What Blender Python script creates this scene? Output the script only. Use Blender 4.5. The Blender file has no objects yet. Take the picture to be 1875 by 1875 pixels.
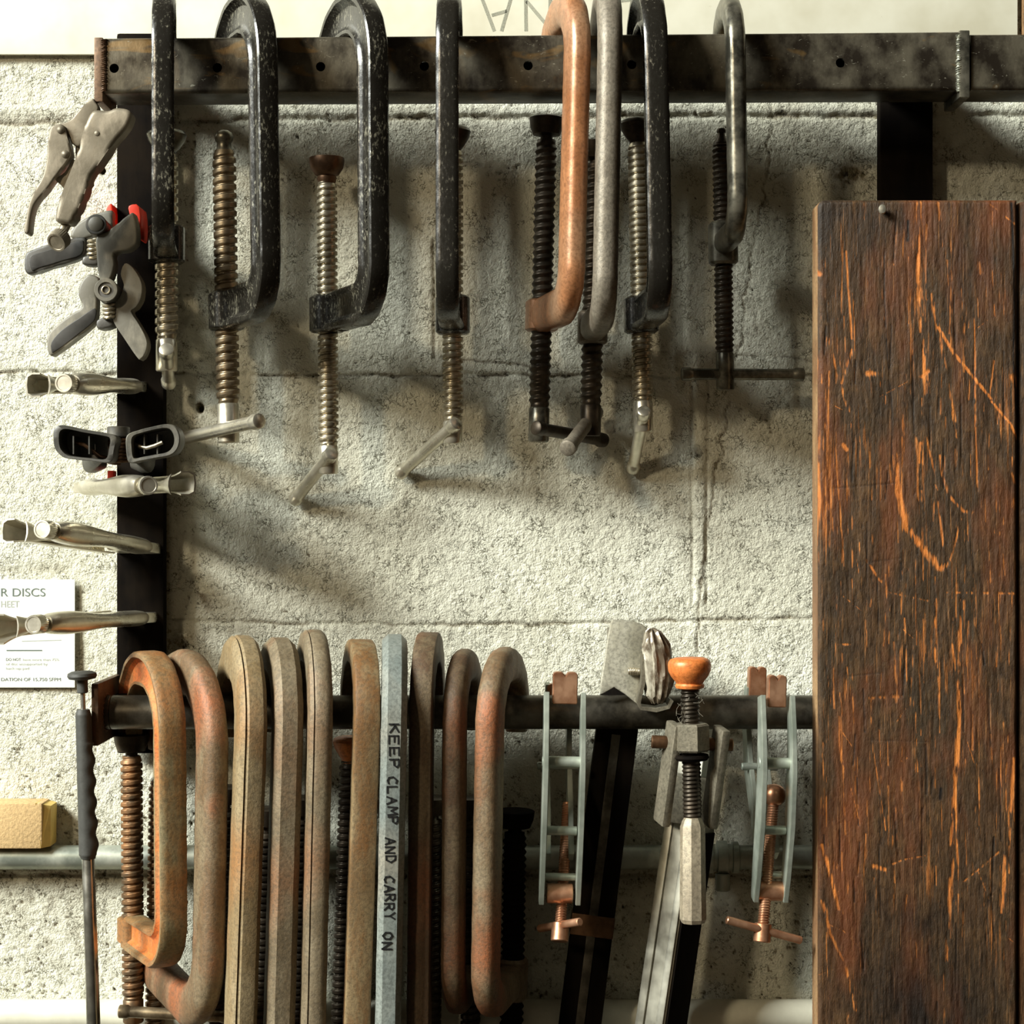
import bpy, bmesh, math, random
import numpy as np
from mathutils import Vector, Matrix

random.seed(7)
rng = np.random.RandomState(11)
S = 0.00045          # metres per photo pixel on the wall plane
D = 1.5              # camera distance from the wall
ZC = 1.5             # camera height
COL = bpy.context.scene.collection
PI = math.pi

# ------------------------------------------------------------------ coordinates
def P(px, py, d):
    """point at depth d (mm in front of the wall) seen at photo pixel px,py"""
    k = S * (1 - d / 1000 / D)
    return Vector(((px - 937.5) * k, -d / 1000, ZC - (py - 937.5) * k))
def K(d): return S * (1 - d / 1000 / D)     # metres per pixel at depth d

# ------------------------------------------------------------------ objects
ROOT = {}
def tag(o, label=None, cat=None, group=None, kind=None):
    if label: o['label'] = label
    if cat: o['category'] = cat
    if group: o['group'] = group
    if kind: o['kind'] = kind
    return o
def thing(name, label, cat, loc=(0, 0, 0), mat=None, group=None):
    o = bpy.data.objects.new(name, None); COL.objects.link(o)
    o.empty_display_size = 0.02
    M = mat if mat is not None else Matrix.Translation(Vector(loc))
    o.matrix_world = M
    ROOT[o] = M.copy()
    return tag(o, label, cat, group)

class MB:
    def __init__(s): s.v = []; s.f = []
    def add(s, v, f):
        n = len(s.v); s.v += [tuple(p) for p in v]; s.f += [tuple(i + n for i in q) for q in f]; return s
    def build(s, name, mat, parent=None, local=False, ang=40, label=None):
        me = bpy.data.meshes.new(name)
        V = s.v
        inv = None
        if parent is not None:
            M = ROOT[parent]
            if not local:
                inv = M.inverted(); V = [tuple(inv @ Vector(p)) for p in V]
        me.from_pydata(V, [], s.f); me.update()
        bm = bmesh.new(); bm.from_mesh(me)
        bmesh.ops.recalc_face_normals(bm, faces=bm.faces)
        bm.to_mesh(me); bm.free()
        me.shade_smooth()
        me.set_sharp_from_angle(angle=math.radians(ang))
        me.materials.append(mat)
        o = bpy.data.objects.new(name, me); COL.objects.link(o)
        if parent is not None:
            o.parent = parent; ROOT[o] = ROOT[parent]
        if label: o['label'] = label
        return o

def loft(rings, caps=True, closed=False):
    n = len(rings[0]); v = []; f = []
    for r in rings: v += [tuple(p) for p in r]
    m = len(rings)
    for i in range(m if closed else m - 1):
        a = i * n; b = ((i + 1) % m) * n
        for j in range(n):
            k = (j + 1) % n
            f.append((a + j, a + k, b + k, b + j))
    if caps and not closed:
        f.append(tuple(range(n - 1, -1, -1))); f.append(tuple((m - 1) * n + j for j in range(n)))
    return v, f

def frame_of(ax):
    ax = Vector(ax).normalized()
    t = Vector((0, 0, 1)) if abs(ax.z) < .9 else Vector((1, 0, 0))
    x = t.cross(ax).normalized(); y = ax.cross(x)
    return x, y, ax
def lathe(p0, p1, prof, n=28, sx=1, sy=1):
    """prof: list of (t metres along, r metres)"""
    p0 = Vector(p0); p1 = Vector(p1); x, y, a = frame_of(p1 - p0)
    rings = []
    for t, r in prof:
        c = p0 + a * t
        rings.append([c + x * (math.cos(2 * PI * j / n) * r * sx) + y * (math.sin(2 * PI * j / n) * r * sy) for j in range(n)])
    return loft(rings)
def cyl(p0, p1, r, r1=None, n=24, ch=.0006):
    L = (Vector(p1) - Vector(p0)).length
    r1 = r if r1 is None else r1
    ch = min(ch, L * .3, r * .5)
    return lathe(p0, p1, [(0, r - ch), (ch, r), (L - ch, r1), (L, r1 - ch)], n)
def rbox(c, ax, ay, az, hx, hy, hz, bev=.001, seg=2):
    bm = bmesh.new(); bmesh.ops.create_cube(bm, size=2)
    ax = Vector(ax).normalized(); ay = Vector(ay).normalized(); az = Vector(az).normalized()
    for v in bm.verts: v.co = Vector((v.co.x * hx, v.co.y * hy, v.co.z * hz))
    if bev > 0: bmesh.ops.bevel(bm, geom=bm.edges[:], offset=bev, segments=seg, affect='EDGES', profile=.6)
    bm.verts.ensure_lookup_table(); bm.verts.index_update()
    c = Vector(c)
    v = [c + ax * q.co.x + ay * q.co.y + az * q.co.z for q in bm.verts]
    f = [tuple(q.index for q in fa.verts) for fa in bm.faces]
    bm.free(); return v, f
def box(c, hx, hy, hz, bev=.001, seg=2): return rbox(c, (1, 0, 0), (0, 1, 0), (0, 0, 1), hx, hy, hz, bev, seg)
def smooth_poly(pts, n=4):
    out = []; m = len(pts)
    for i in range(m):
        a, b, c, d = [Vector(pts[(i + k) % m]) for k in (-1, 0, 1, 2)]
        for k in range(n):
            t = k / n
            out.append(.5 * ((2 * b) + (c - a) * t + (2 * a - 5 * b + 4 * c - d) * t * t + (3 * b - a - 3 * c + d) * t ** 3))
    return out
def prism(pts, d0, d1, bev=.001, seg=3, smooth=3, dref=None):
    """outline in photo pixels, put at mid depth, extruded straight from depth d0 to d1 (mm)"""
    dm = dref if dref is not None else (d0 + d1) / 2
    pts = [Vector((p[0], p[1])) for p in pts]
    if smooth: pts = smooth_poly(pts, smooth)
    w = [P(p.x, p.y, dm) for p in pts]
    bm = bmesh.new()
    vs = [bm.verts.new((p.x, -d1 / 1000, p.z)) for p in w]
    fa = bm.faces.new(vs)
    r = bmesh.ops.extrude_face_region(bm, geom=[fa])
    nv = [g for g in r['geom'] if isinstance(g, bmesh.types.BMVert)]
    for v in nv: v.co.y = -d0 / 1000
    if bev > 0:
        bm.edges.ensure_lookup_table()
        ed = [e for e in bm.edges if abs(e.verts[0].co.y - e.verts[1].co.y) < 1e-7]
        bmesh.ops.bevel(bm, geom=ed, offset=bev, segments=seg, affect='EDGES', profile=.5, clamp_overlap=True)
    bmesh.ops.triangulate(bm, faces=[f for f in bm.faces if len(f.verts) > 4])
    bm.verts.index_update()
    v = [q.co.copy() for q in bm.verts]; f = [tuple(q.index for q in fa.verts) for fa in bm.faces]
    bm.free(); return v, f
def tube(pts, r, n=10, caps=True, radii=None):
    pts = [Vector(p) for p in pts]; rings = []
    up = None
    for i, p in enumerate(pts):
        t = (pts[min(i + 1, len(pts) - 1)] - pts[max(i - 1, 0)]).normalized()
        if up is None: x, y, _ = frame_of(t)
        else:
            y = (up - t * up.dot(t)).normalized(); x = y.cross(t)
        up = y
        rr = radii[i] if radii else r
        rings.append([p + x * math.cos(2 * PI * j / n) * rr + y * math.sin(2 * PI * j / n) * rr for j in range(n)])
    return loft(rings, caps)
def thread(p0, p1, r, pitch, n=28, depth=.20, kind='acme'):
    """real helical thread"""
    p0 = Vector(p0); p1 = Vector(p1); L = (p1 - p0).length; x, y, a = frame_of(p1 - p0)
    per = 12; rows = int(L / pitch * per)
    def rad(ph):
        ph %= 1
        if kind == 'v': k = abs(ph * 2 - 1)
        else: k = min(1, max(0, (abs(ph * 2 - 1) - .24) / .20))
        return r * (1 - depth + depth * k)
    rings = []
    for i in range(rows + 1):
        t = i / rows * L
        fade = min(1, t / pitch, (L - t) / pitch)
        rings.append([p0 + a * t + (x * math.cos(2 * PI * j / n) + y * math.sin(2 * PI * j / n)) *
                      (rad(t / pitch - j / n) * fade + r * (1 - depth) * (1 - fade)) for j in range(n)])
    return loft(rings)
def coil(p0, p1, R, r, turns, n=14):
    p0 = Vector(p0); p1 = Vector(p1); L = (p1 - p0).length; x, y, a = frame_of(p1 - p0)
    N = int(turns * n)
    return tube([p0 + a * (L * i / N) + x * R * math.cos(2 * PI * i / n) + y * R * math.sin(2 * PI * i / n) for i in range(N + 1)], r, 8)

# ------------------------------------------------------------------ numpy noise
def vnoise(x, y, seed=0):
    r = np.random.RandomState(seed); T = r.rand(256, 256)
    xi = np.floor(x).astype(int); yi = np.floor(y).astype(int); fx = x - xi; fy = y - yi
    fx = fx * fx * (3 - 2 * fx); fy = fy * fy * (3 - 2 * fy)
    g = lambda a, b: T[a % 256, b % 256]
    return (g(xi, yi) * (1 - fx) + g(xi + 1, yi) * fx) * (1 - fy) + (g(xi, yi + 1) * (1 - fx) + g(xi + 1, yi + 1) * fx) * fy
def fbm(x, y, oct=4, seed=0):
    s = 0; a = .5; t = 0
    for i in range(oct):
        s = s + a * vnoise(x * 2 ** i + 7.3 * i, y * 2 ** i + 3.1 * i, seed + i); t += a; a *= .5
    return s / t
def segdist(X, Y, pts):
    d = np.full(X.shape, 1e9)
    for (x0, y0), (x1, y1) in zip(pts[:-1], pts[1:]):
        dx, dy = x1 - x0, y1 - y0
        t = np.clip(((X - x0) * dx + (Y - y0) * dy) / (dx * dx + dy * dy + 1e-9), 0, 1)
        d = np.minimum(d, np.hypot(X - x0 - t * dx, Y - y0 - t * dy))
    return d

# ------------------------------------------------------------------ materials
class NT:
    def __init__(s, name):
        s.m = bpy.data.materials.new(name); s.m.use_nodes = True
        s.t = s.m.node_tree; s.t.nodes.clear()
        s.out = s.n('ShaderNodeOutputMaterial'); s.b = s.n('ShaderNodeBsdfPrincipled')
        s.t.links.new(s.b.outputs[0], s.out.inputs[0])
        s.tc = s.n('ShaderNodeTexCoord')
    def n(s, t, **kw):
        q = s.t.nodes.new(t)
        for k, v in kw.items(): setattr(q, k, v)
        return q
    def l(s, a, b): s.t.links.new(a, b)
    def vec(s, scale=(1, 1, 1)):
        m = s.n('ShaderNodeMapping'); m.inputs['Scale'].default_value = scale
        s.l(s.tc.outputs['Object'], m.inputs[0]); return m.outputs[0]
    def noise(s, sc, det=4, rough=.6, scale=(1, 1, 1), dist=0):
        q = s.n('ShaderNodeTexNoise'); q.inputs['Scale'].default_value = sc; q.inputs['Detail'].default_value = det
        q.inputs['Roughness'].default_value = rough; q.inputs['Distortion'].default_value = dist
        s.l(s.vec(scale), q.inputs['Vector']); return q.outputs['Fac']
    def ramp(s, fac, stops):
        q = s.n('ShaderNodeValToRGB'); cr = q.color_ramp
        while len(cr.elements) < len(stops): cr.elements.new(.5)
        for e, (p, c) in zip(cr.elements, stops):
            e.position = p; e.color = (c, c, c, 1) if isinstance(c, (int, float)) else tuple(c) + (1,)
        s.l(fac, q.inputs[0]); return q.outputs[0]
    def mix(s, fac, a, b, mode='MIX'):
        q = s.n('ShaderNodeMix', data_type='RGBA', blend_type=mode)
        for i, val in ((0, fac), (6, a), (7, b)):
            if isinstance(val, (int, float)): q.inputs[i].default_value = val
            elif isinstance(val, tuple): q.inputs[i].default_value = val + (1,)
            else: s.l(val, q.inputs[i])
        return q.outputs[2]
    def math(s, op, a, b=0):
        q = s.n('ShaderNodeMath', operation=op)
        for i, val in ((0, a), (1, b)):
            if isinstance(val, (int, float)): q.inputs[i].default_value = val
            else: s.l(val, q.inputs[i])
        return q.outputs[0]
    def bump(s, h, dist, strength=1):
        q = s.n('ShaderNodeBump'); q.inputs['Distance'].default_value = dist; q.inputs['Strength'].default_value = strength
        s.l(h, q.inputs['Height']); s.l(q.outputs[0], s.b.inputs['Normal']); return q
    def set(s, **kw):
        for k, v in kw.items():
            i = s.b.inputs[k.replace('_', ' ')]
            if isinstance(v, (int, float)): i.default_value = v
            elif isinstance(v, tuple): i.default_value = v + (1,)
            else: s.l(v, i)
        return s.m

def C(r, g, b):
    f = lambda c: ((c / 255 + .055) / 1.055) ** 2.4 if c > 10 else c / 255 / 12.92
    return (f(r), f(g), f(b))

def m_paint(name, base, worn, lo=.56, hi=.62, rough=.25, metal=0.0, wscale=420, dust=None, bumpd=.00009, zst=.45):
    """glossy enamel with flaked specks"""
    t = NT(name)
    a = t.noise(wscale, 6, .7, (1, 1, zst)); b = t.noise(45, 3, .5)
    w = t.ramp(t.math('ADD', t.math('MULTIPLY', a, .72), t.math('MULTIPLY', b, .28)), [(lo, 0.), (hi, 1.)])
    col = t.mix(w, base, worn)
    if dust:
        d = t.ramp(t.noise(30, 4, .6), [(.42, 0.), (.7, .75)])
        col = t.mix(d, col, dust)
    t.bump(t.noise(300, 5, .7), bumpd)
    return t.set(Base_Color=col, Roughness=t.ramp(a, [(.3, rough * .8), (.8, rough + .2)]), Metallic=metal, Specular_IOR_Level=.75)

def m_rust(name, c1, c2, c3, rough=.62, metal=.25, s1=55, bumpd=.0005, mid=(.42, .58)):
    """old iron: scale, rust and dust mixed"""
    t = NT(name)
    a = t.noise(s1, 6, .65, (1, 1, .35)); b = t.noise(380, 5, .7); c = t.noise(20, 3, .5, (1, 1, .6))
    col = t.mix(t.ramp(a, [(mid[0], 0.), (mid[1], 1.)]), c1, c2)
    col = t.mix(t.ramp(c, [(.5, 0.), (.68, .85)]), col, c3)
    col = t.mix(t.ramp(b, [(.38, .55), (.56, 0.)]), col, tuple(x * .3 for x in c1))
    t.bump(t.math('ADD', t.math('MULTIPLY', b, .6), t.math('MULTIPLY', a, .5)), bumpd)
    return t.set(Base_Color=col, Roughness=rough, Metallic=metal)

def m_steel(name, c1, c2, rough=.35, metal=.9, s=200, zst=1.0, bumpd=.0001, spec=.5):
    t = NT(name)
    a = t.noise(s, 5, .65, (1, 1, zst)); b = t.noise(35, 4, .6)
    col = t.mix(t.ramp(t.math('ADD', t.math('MULTIPLY', a, .5), t.math('MULTIPLY', b, .5)), [(.42, 0.), (.6, 1.)]), c1, c2)
    t.bump(a, bumpd)
    return t.set(Base_Color=col, Roughness=t.ramp(b, [(.3, rough - .08), (.7, rough + .15)]), Metallic=metal, Specular_IOR_Level=spec)

def m_plain(name, c, rough=.5, metal=0., s=120, var=.25, bumpd=.0001):
    t = NT(name)
    a = t.noise(s, 5, .6)
    col = t.mix(t.ramp(a, [(.35, 0.), (.65, 1.)]), tuple(x * (1 - var) for x in c), tuple(min(1, x * (1 + var)) for x in c))
    t.bump(a, bumpd)
    return t.set(Base_Color=col, Roughness=rough, Metallic=metal)

M = {}
M['black'] = m_paint('black_enamel', C(28, 26, 22), C(128, 122, 106), .575, .66, .2, 0.1, 520)
M['black2'] = m_paint('black_enamel_worn', C(32, 30, 26), C(150, 146, 128), .55, .66, .2, .15, 520)
M['copper_paint'] = m_rust('bronze_enamel', C(178, 122, 82), C(150, 98, 62), C(160, 128, 100), .34, .3, 40, .0002)
M['grey_iron'] = m_rust('grey_cast_iron', C(128, 120, 106), C(100, 90, 76), C(140, 132, 118), .5, .35, 40, .0004)
M['dark_steel'] = m_steel('dark_forged_steel', C(70, 68, 60), C(130, 126, 112), .3, .75, 120)
M['screw'] = m_steel('bright_screw_steel', C(150, 140, 118), C(190, 180, 158), .32, .85, 160)
M['screw_brown'] = m_steel('oiled_screw_steel', C(110, 96, 76), C(165, 148, 120), .36, .8, 60)
M['screw_dark'] = m_steel('dark_screw_steel', C(48, 42, 34), C(78, 68, 56), .38, .7, 100)
M['nickel'] = m_steel('nickel_plate', C(196, 190, 172), C(222, 216, 200), .3, .85, 60)
M['brown_steel'] = m_steel('brown_pad_steel', C(80, 58, 40), C(120, 88, 62), .4, .7, 90)
M['rust_orange'] = m_rust('orange_rusted_iron', C(132, 119, 87), C(138, 105, 64), C(150, 94, 46), .6, .15, 60, .0006)
M['rust_web'] = m_rust('orange_rust_recess', C(178, 128, 80), C(196, 112, 48), C(204, 100, 34), .65, .1, 60, .0007)
M['head'] = m_rust('pale_dusty_head_plate', C(176, 172, 156), C(150, 146, 128), C(166, 160, 142), .5, .3, 30, .0003)
M['rust_a'] = m_rust('brown_rusted_iron', C(126, 110, 85), C(108, 84, 58), C(150, 85, 48), .58, .2, 60, .0007)
M['rust_b'] = m_rust('tan_rusted_iron', C(146, 129, 98), C(132, 111, 77), C(150, 106, 62), .62, .15, 50, .0006)
M['rust_c'] = m_rust('grey_brown_iron', C(127, 114, 91), C(108, 93, 70), C(128, 89, 58), .6, .2, 55, .0006)
M['rust_d'] = m_rust('dark_brown_iron', C(107, 91, 68), C(84, 63, 43), C(110, 64, 36), .6, .2, 60, .0006)
M['rust_e'] = m_rust('ochre_rusted_bar', C(131, 111, 79), C(117, 82, 45), C(101, 76, 44), .6, .15, 60, .0006)
M['blue_grey'] = m_rust('blue_grey_painted_iron', C(138, 144, 138), C(120, 128, 124), C(146, 140, 126), .42, .25, 40, .0003)
M['rust_screw'] = m_steel('rusty_screw_steel', C(96, 78, 58), C(150, 108, 70), .45, .6, 70)
M['beam'] = m_steel('dark_mill_scale_steel', C(46, 40, 33), C(100, 94, 80), .34, .6, 60, .6, .0003)
def add_smear(m, c, sc, lo, hi, scale, amt=.8):
    t = m.node_tree; b = [n for n in t.nodes if n.type == 'BSDF_PRINCIPLED'][0]; src = b.inputs['Base Color'].links[0].from_socket
    q = NT.__new__(NT); q.m = m; q.t = t; q.tc = [n for n in t.nodes if n.type == 'TEX_COORD'][0]
    f = q.ramp(q.noise(sc, 3, .55, scale, 1.2), [(lo, 0.), (hi, amt)]); o = q.mix(f, src, c); t.links.new(o, b.inputs['Base Color'])
add_smear(M['beam'], C(150, 116, 64), 16, .60, .68, (1, 1, 2.6), .4)
add_smear(M['beam'], C(150, 146, 130), 420, .66, .72, (.5, 1, 1), .8)
M['plate_rust'] = m_rust('edge_rust_plate', C(112, 88, 66), C(92, 70, 52), C(128, 100, 76), .55, .3, 60, .0003)
M['weld'] = m_steel('weld_bead_metal', C(140, 140, 128), C(180, 182, 170), .35, .8, 300)
M['post'] = m_steel('near_black_steel', C(13, 10, 8), C(26, 21, 16), .8, .0, 50, .2, .0002, .04)
M['pipe'] = m_steel('dark_tube_steel', C(62, 58, 50), C(106, 100, 88), .36, .7, 60, 1, .0002)
M['galv'] = m_steel('zinc_plated_steel', C(150, 158, 146), C(178, 184, 172), .38, .6, 40)
M['copper'] = m_steel('copper_plated_steel', C(170, 118, 86), C(206, 160, 128), .36, .8, 60)
M['dust_steel'] = m_paint('dusty_plier_steel', C(112, 104, 88), C(140, 130, 112), .5, .6, .5, .45, 60)
M['black_plastic'] = m_paint('dusty_black_plastic', C(52, 50, 44), C(92, 88, 76), .52, .62, .5, 0., 40)
M['grey_plastic'] = m_paint('dusty_grey_plastic', C(92, 88, 76), C(130, 124, 108), .45, .6, .6, 0., 60)
M['trough'] = m_plain('shaded_plastic_inside', C(26, 24, 20), .5)  # darker plastic: the shade of a recess put into the colour
M['red'] = m_plain('red_rubber', C(232, 60, 36), .5, 0, 90, .12)
M['rubber'] = m_plain('dark_grip_rubber', C(60, 60, 56), .6, 0, 200, .15, .0002)
M['chrome'] = m_steel('chromed_rod', C(140, 138, 128), C(190, 188, 178), .2, .9, 40)
M['paper'] = m_plain('white_paper', C(222, 224, 218), .7, 0, 60, .02)
M['ink'] = m_plain('grey_ink', C(96, 108, 100), .7, 0, 60, .02)
M['ink_light'] = m_plain('pale_ink', C(170, 176, 168), .7, 0, 60, .02)
M['marker'] = m_plain('black_marker_ink', C(22, 22, 22), .5, 0, 60, .02)
M['pencil'] = m_plain('pencil_grey', C(150, 150, 134), .7, 0, 900, .2)
M['cork'] = m_plain('tan_block_foam', C(196, 166, 118), .8, 0, 400, .18, .0006)
M['cork_end'] = m_plain('yellow_block_end', C(212, 184, 104), .7, 0, 100, .08, .0002)
M['rail'] = m_steel('galvanised_conduit', C(130, 136, 126), C(176, 180, 168), .4, .5, 40, 1)
M['white_pipe'] = m_plain('off_white_painted_pipe', C(206, 204, 186), .5, 0, 40, .1)
M['alu'] = m_steel('aluminium_channel', C(150, 148, 136), C(188, 186, 172), .38, .8, 60, .1)
M['cast_dusty'] = m_rust('dusty_grey_casting', C(120, 114, 98), C(96, 90, 76), C(134, 126, 108), .55, .4, 60, .0005)
M['tape'] = m_paint('shiny_grey_tape', C(104, 92, 76), C(190, 184, 166), .5, .6, .3, .3, 60)
M['orange_pad'] = m_rust('orange_painted_pad', C(214, 124, 62), C(196, 100, 44), C(160, 110, 70), .42, .1, 90, .0002, (.5, .7))
M['hex_grey'] = m_rust('pale_grey_handle', C(160, 148, 126), C(142, 130, 110), C(172, 162, 142), .5, .25, 90, .0003)
M['lint'] = m_plain('grey_lint', C(120, 114, 100), .9)

# sheet metal, painted white, faintly mottled
t = NT('white_painted_sheet')
a = t.noise(14, 4, .6); b = t.noise(90, 5, .7)
col = t.mix(t.ramp(a, [(.4, 0.), (.7, 1.)]), C(226, 224, 206), C(208, 204, 182))
col = t.mix(t.ramp(b, [(.68, 0.), (.76, .5)]), col, C(150, 130, 96))
M['sheet'] = t.set(Base_Color=col, Roughness=.45)

# block wall
t = NT('white_painted_blockwork')
at = t.n('ShaderNodeAttribute', attribute_name='dirt_shade').outputs['Fac']
n1 = t.noise(260, 5, .62, (1, 1, .8)); n2 = t.noise(620, 4, .6)
n3 = t.noise(7, 3, .5); n4 = t.noise(150, 5, .68)
col = t.mix(t.ramp(n3, [(.3, 0.), (.7, 1.)]), C(226, 226, 210), C(214, 212, 192))
pit = t.ramp(t.math('ADD', n4, t.math('MULTIPLY', at, .16)), [(.665, 0.), (.735, 1.)])
pit2 = t.ramp(t.math('ADD', n1, t.math('MULTIPLY', at, .13)), [(.63, 0.), (.71, .8)])
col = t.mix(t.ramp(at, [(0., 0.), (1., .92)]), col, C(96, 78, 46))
col = t.mix(pit, col, C(52, 44, 26))
col = t.mix(pit2, col, C(112, 104, 76))
cr = t.math('ABSOLUTE', t.math('SUBTRACT', t.noise(190, 3, .6), .5)); cm = t.noise(60, 3, .6)
crease = t.math('MULTIPLY', t.ramp(cr, [(.0, 1.), (.028, 0.)]), t.ramp(t.math('ADD', cm, t.math('MULTIPLY', n4, .5)), [(.74, 0.), (.86, 1.)]))
col = t.mix(t.math('MULTIPLY', crease, .95), col, C(110, 104, 74))
h = t.math('ADD', t.math('MULTIPLY', n2, -.35), t.math('MULTIPLY', n4, -1.0))
h = t.math('ADD', h, t.math('MULTIPLY', t.noise(330, 4, .65), -.55))
h = t.math('SUBTRACT', h, t.math('MULTIPLY', crease, .35))
t.bump(h, .0030, 1)
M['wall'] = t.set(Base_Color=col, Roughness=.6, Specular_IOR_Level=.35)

# worn plank
t = NT('dark_worn_plank')
w = t.n('ShaderNodeAttribute', attribute_name='wear').outputs['Fac']
k_ = t.n('ShaderNodeAttribute', attribute_name='black').outputs['Fac']
g1 = t.noise(60, 6, .7, (6, 6, .35)); g2 = t.noise(380, 5, .7, (1, 1, .3)); g3 = t.noise(9, 4, .6, (2, 2, .7)); g4 = t.noise(230, 6, .75, (3, 3, .09))
g5 = t.noise(95, 5, .7, (1, 1, .5))
col = t.mix(t.ramp(g3, [(.35, 0.), (.65, 1.)]), C(56, 43, 27), C(74, 50, 28))
col = t.mix(t.ramp(g1, [(.42, 0.), (.66, .6)]), col, C(40, 29, 18))
col = t.mix(t.ramp(g5, [(.5, 0.), (.66, .5)]), col, C(94, 68, 40))
col = t.mix(t.ramp(g2, [(.35, .6), (.5, 0.)]), col, C(26, 18, 12))
g6 = t.noise(16, 4, .6, (1.6, 1, .45))
col = t.mix(t.ramp(g6, [(.48, 0.), (.68, .6)]), col, C(112, 58, 26))
g7 = t.noise(420, 4, .7, (2.2, 1, .05))
col = t.mix(t.ramp(g7, [(.60, 0.), (.70, .6)]), col, C(150, 104, 62))
ww = t.math('ADD', w, t.math('MULTIPLY', t.math('SUBTRACT', g4, .5), 1.7))
col = t.mix(t.ramp(ww, [(.24, 0.), (.6, .6), (1., 1.)]), col, t.mix(t.ramp(g4, [(.35, 0.), (.7, 1.)]), C(158, 82, 30), C(222, 140, 66)))
col = t.mix(k_, col, C(16, 11, 8))
t.bump(t.math('ADD', t.math('MULTIPLY', g1, .6), t.math('ADD', t.math('MULTIPLY', g2, .6), g5)), .0011)
M['plank'] = t.set(Base_Color=col, Roughness=t.ramp(g2, [(.3, .45), (.7, .7)]), Specular_IOR_Level=.3)
M['ply'] = m_rust('pale_plank_edge', C(150, 120, 84), C(126, 92, 60), C(104, 70, 44), .6, 0., 60, .0004)

# ------------------------------------------------------------------ WALL
def grid_mesh(name, X, Z, Y, mat, attrs):
    ny, nx = X.shape
    me = bpy.data.meshes.new(name)
    co = np.stack([X, Y, Z], -1).reshape(-1, 3).astype(np.float32)
    idx = np.arange(ny * nx).reshape(ny, nx)
    q = np.stack([idx[:-1, :-1], idx[1:, :-1], idx[1:, 1:], idx[:-1, 1:]], -1).reshape(-1, 4)
    me.vertices.add(len(co)); me.vertices.foreach_set('co', co.ravel())
    me.loops.add(q.size); me.loops.foreach_set('vertex_index', q.ravel().astype(np.int32))
    me.polygons.add(len(q)); me.polygons.foreach_set('loop_start', (np.arange(len(q)) * 4).astype(np.int32))
    me.update(calc_edges=True); me.validate()
    for an, av in attrs.items():
        a = me.attributes.new(an, 'FLOAT', 'POINT'); a.data.foreach_set('value', av.ravel().astype(np.float32))
    me.shade_smooth(); me.materials.append(mat)
    o = bpy.data.objects.new(name, me); COL.objects.link(o); return o

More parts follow.
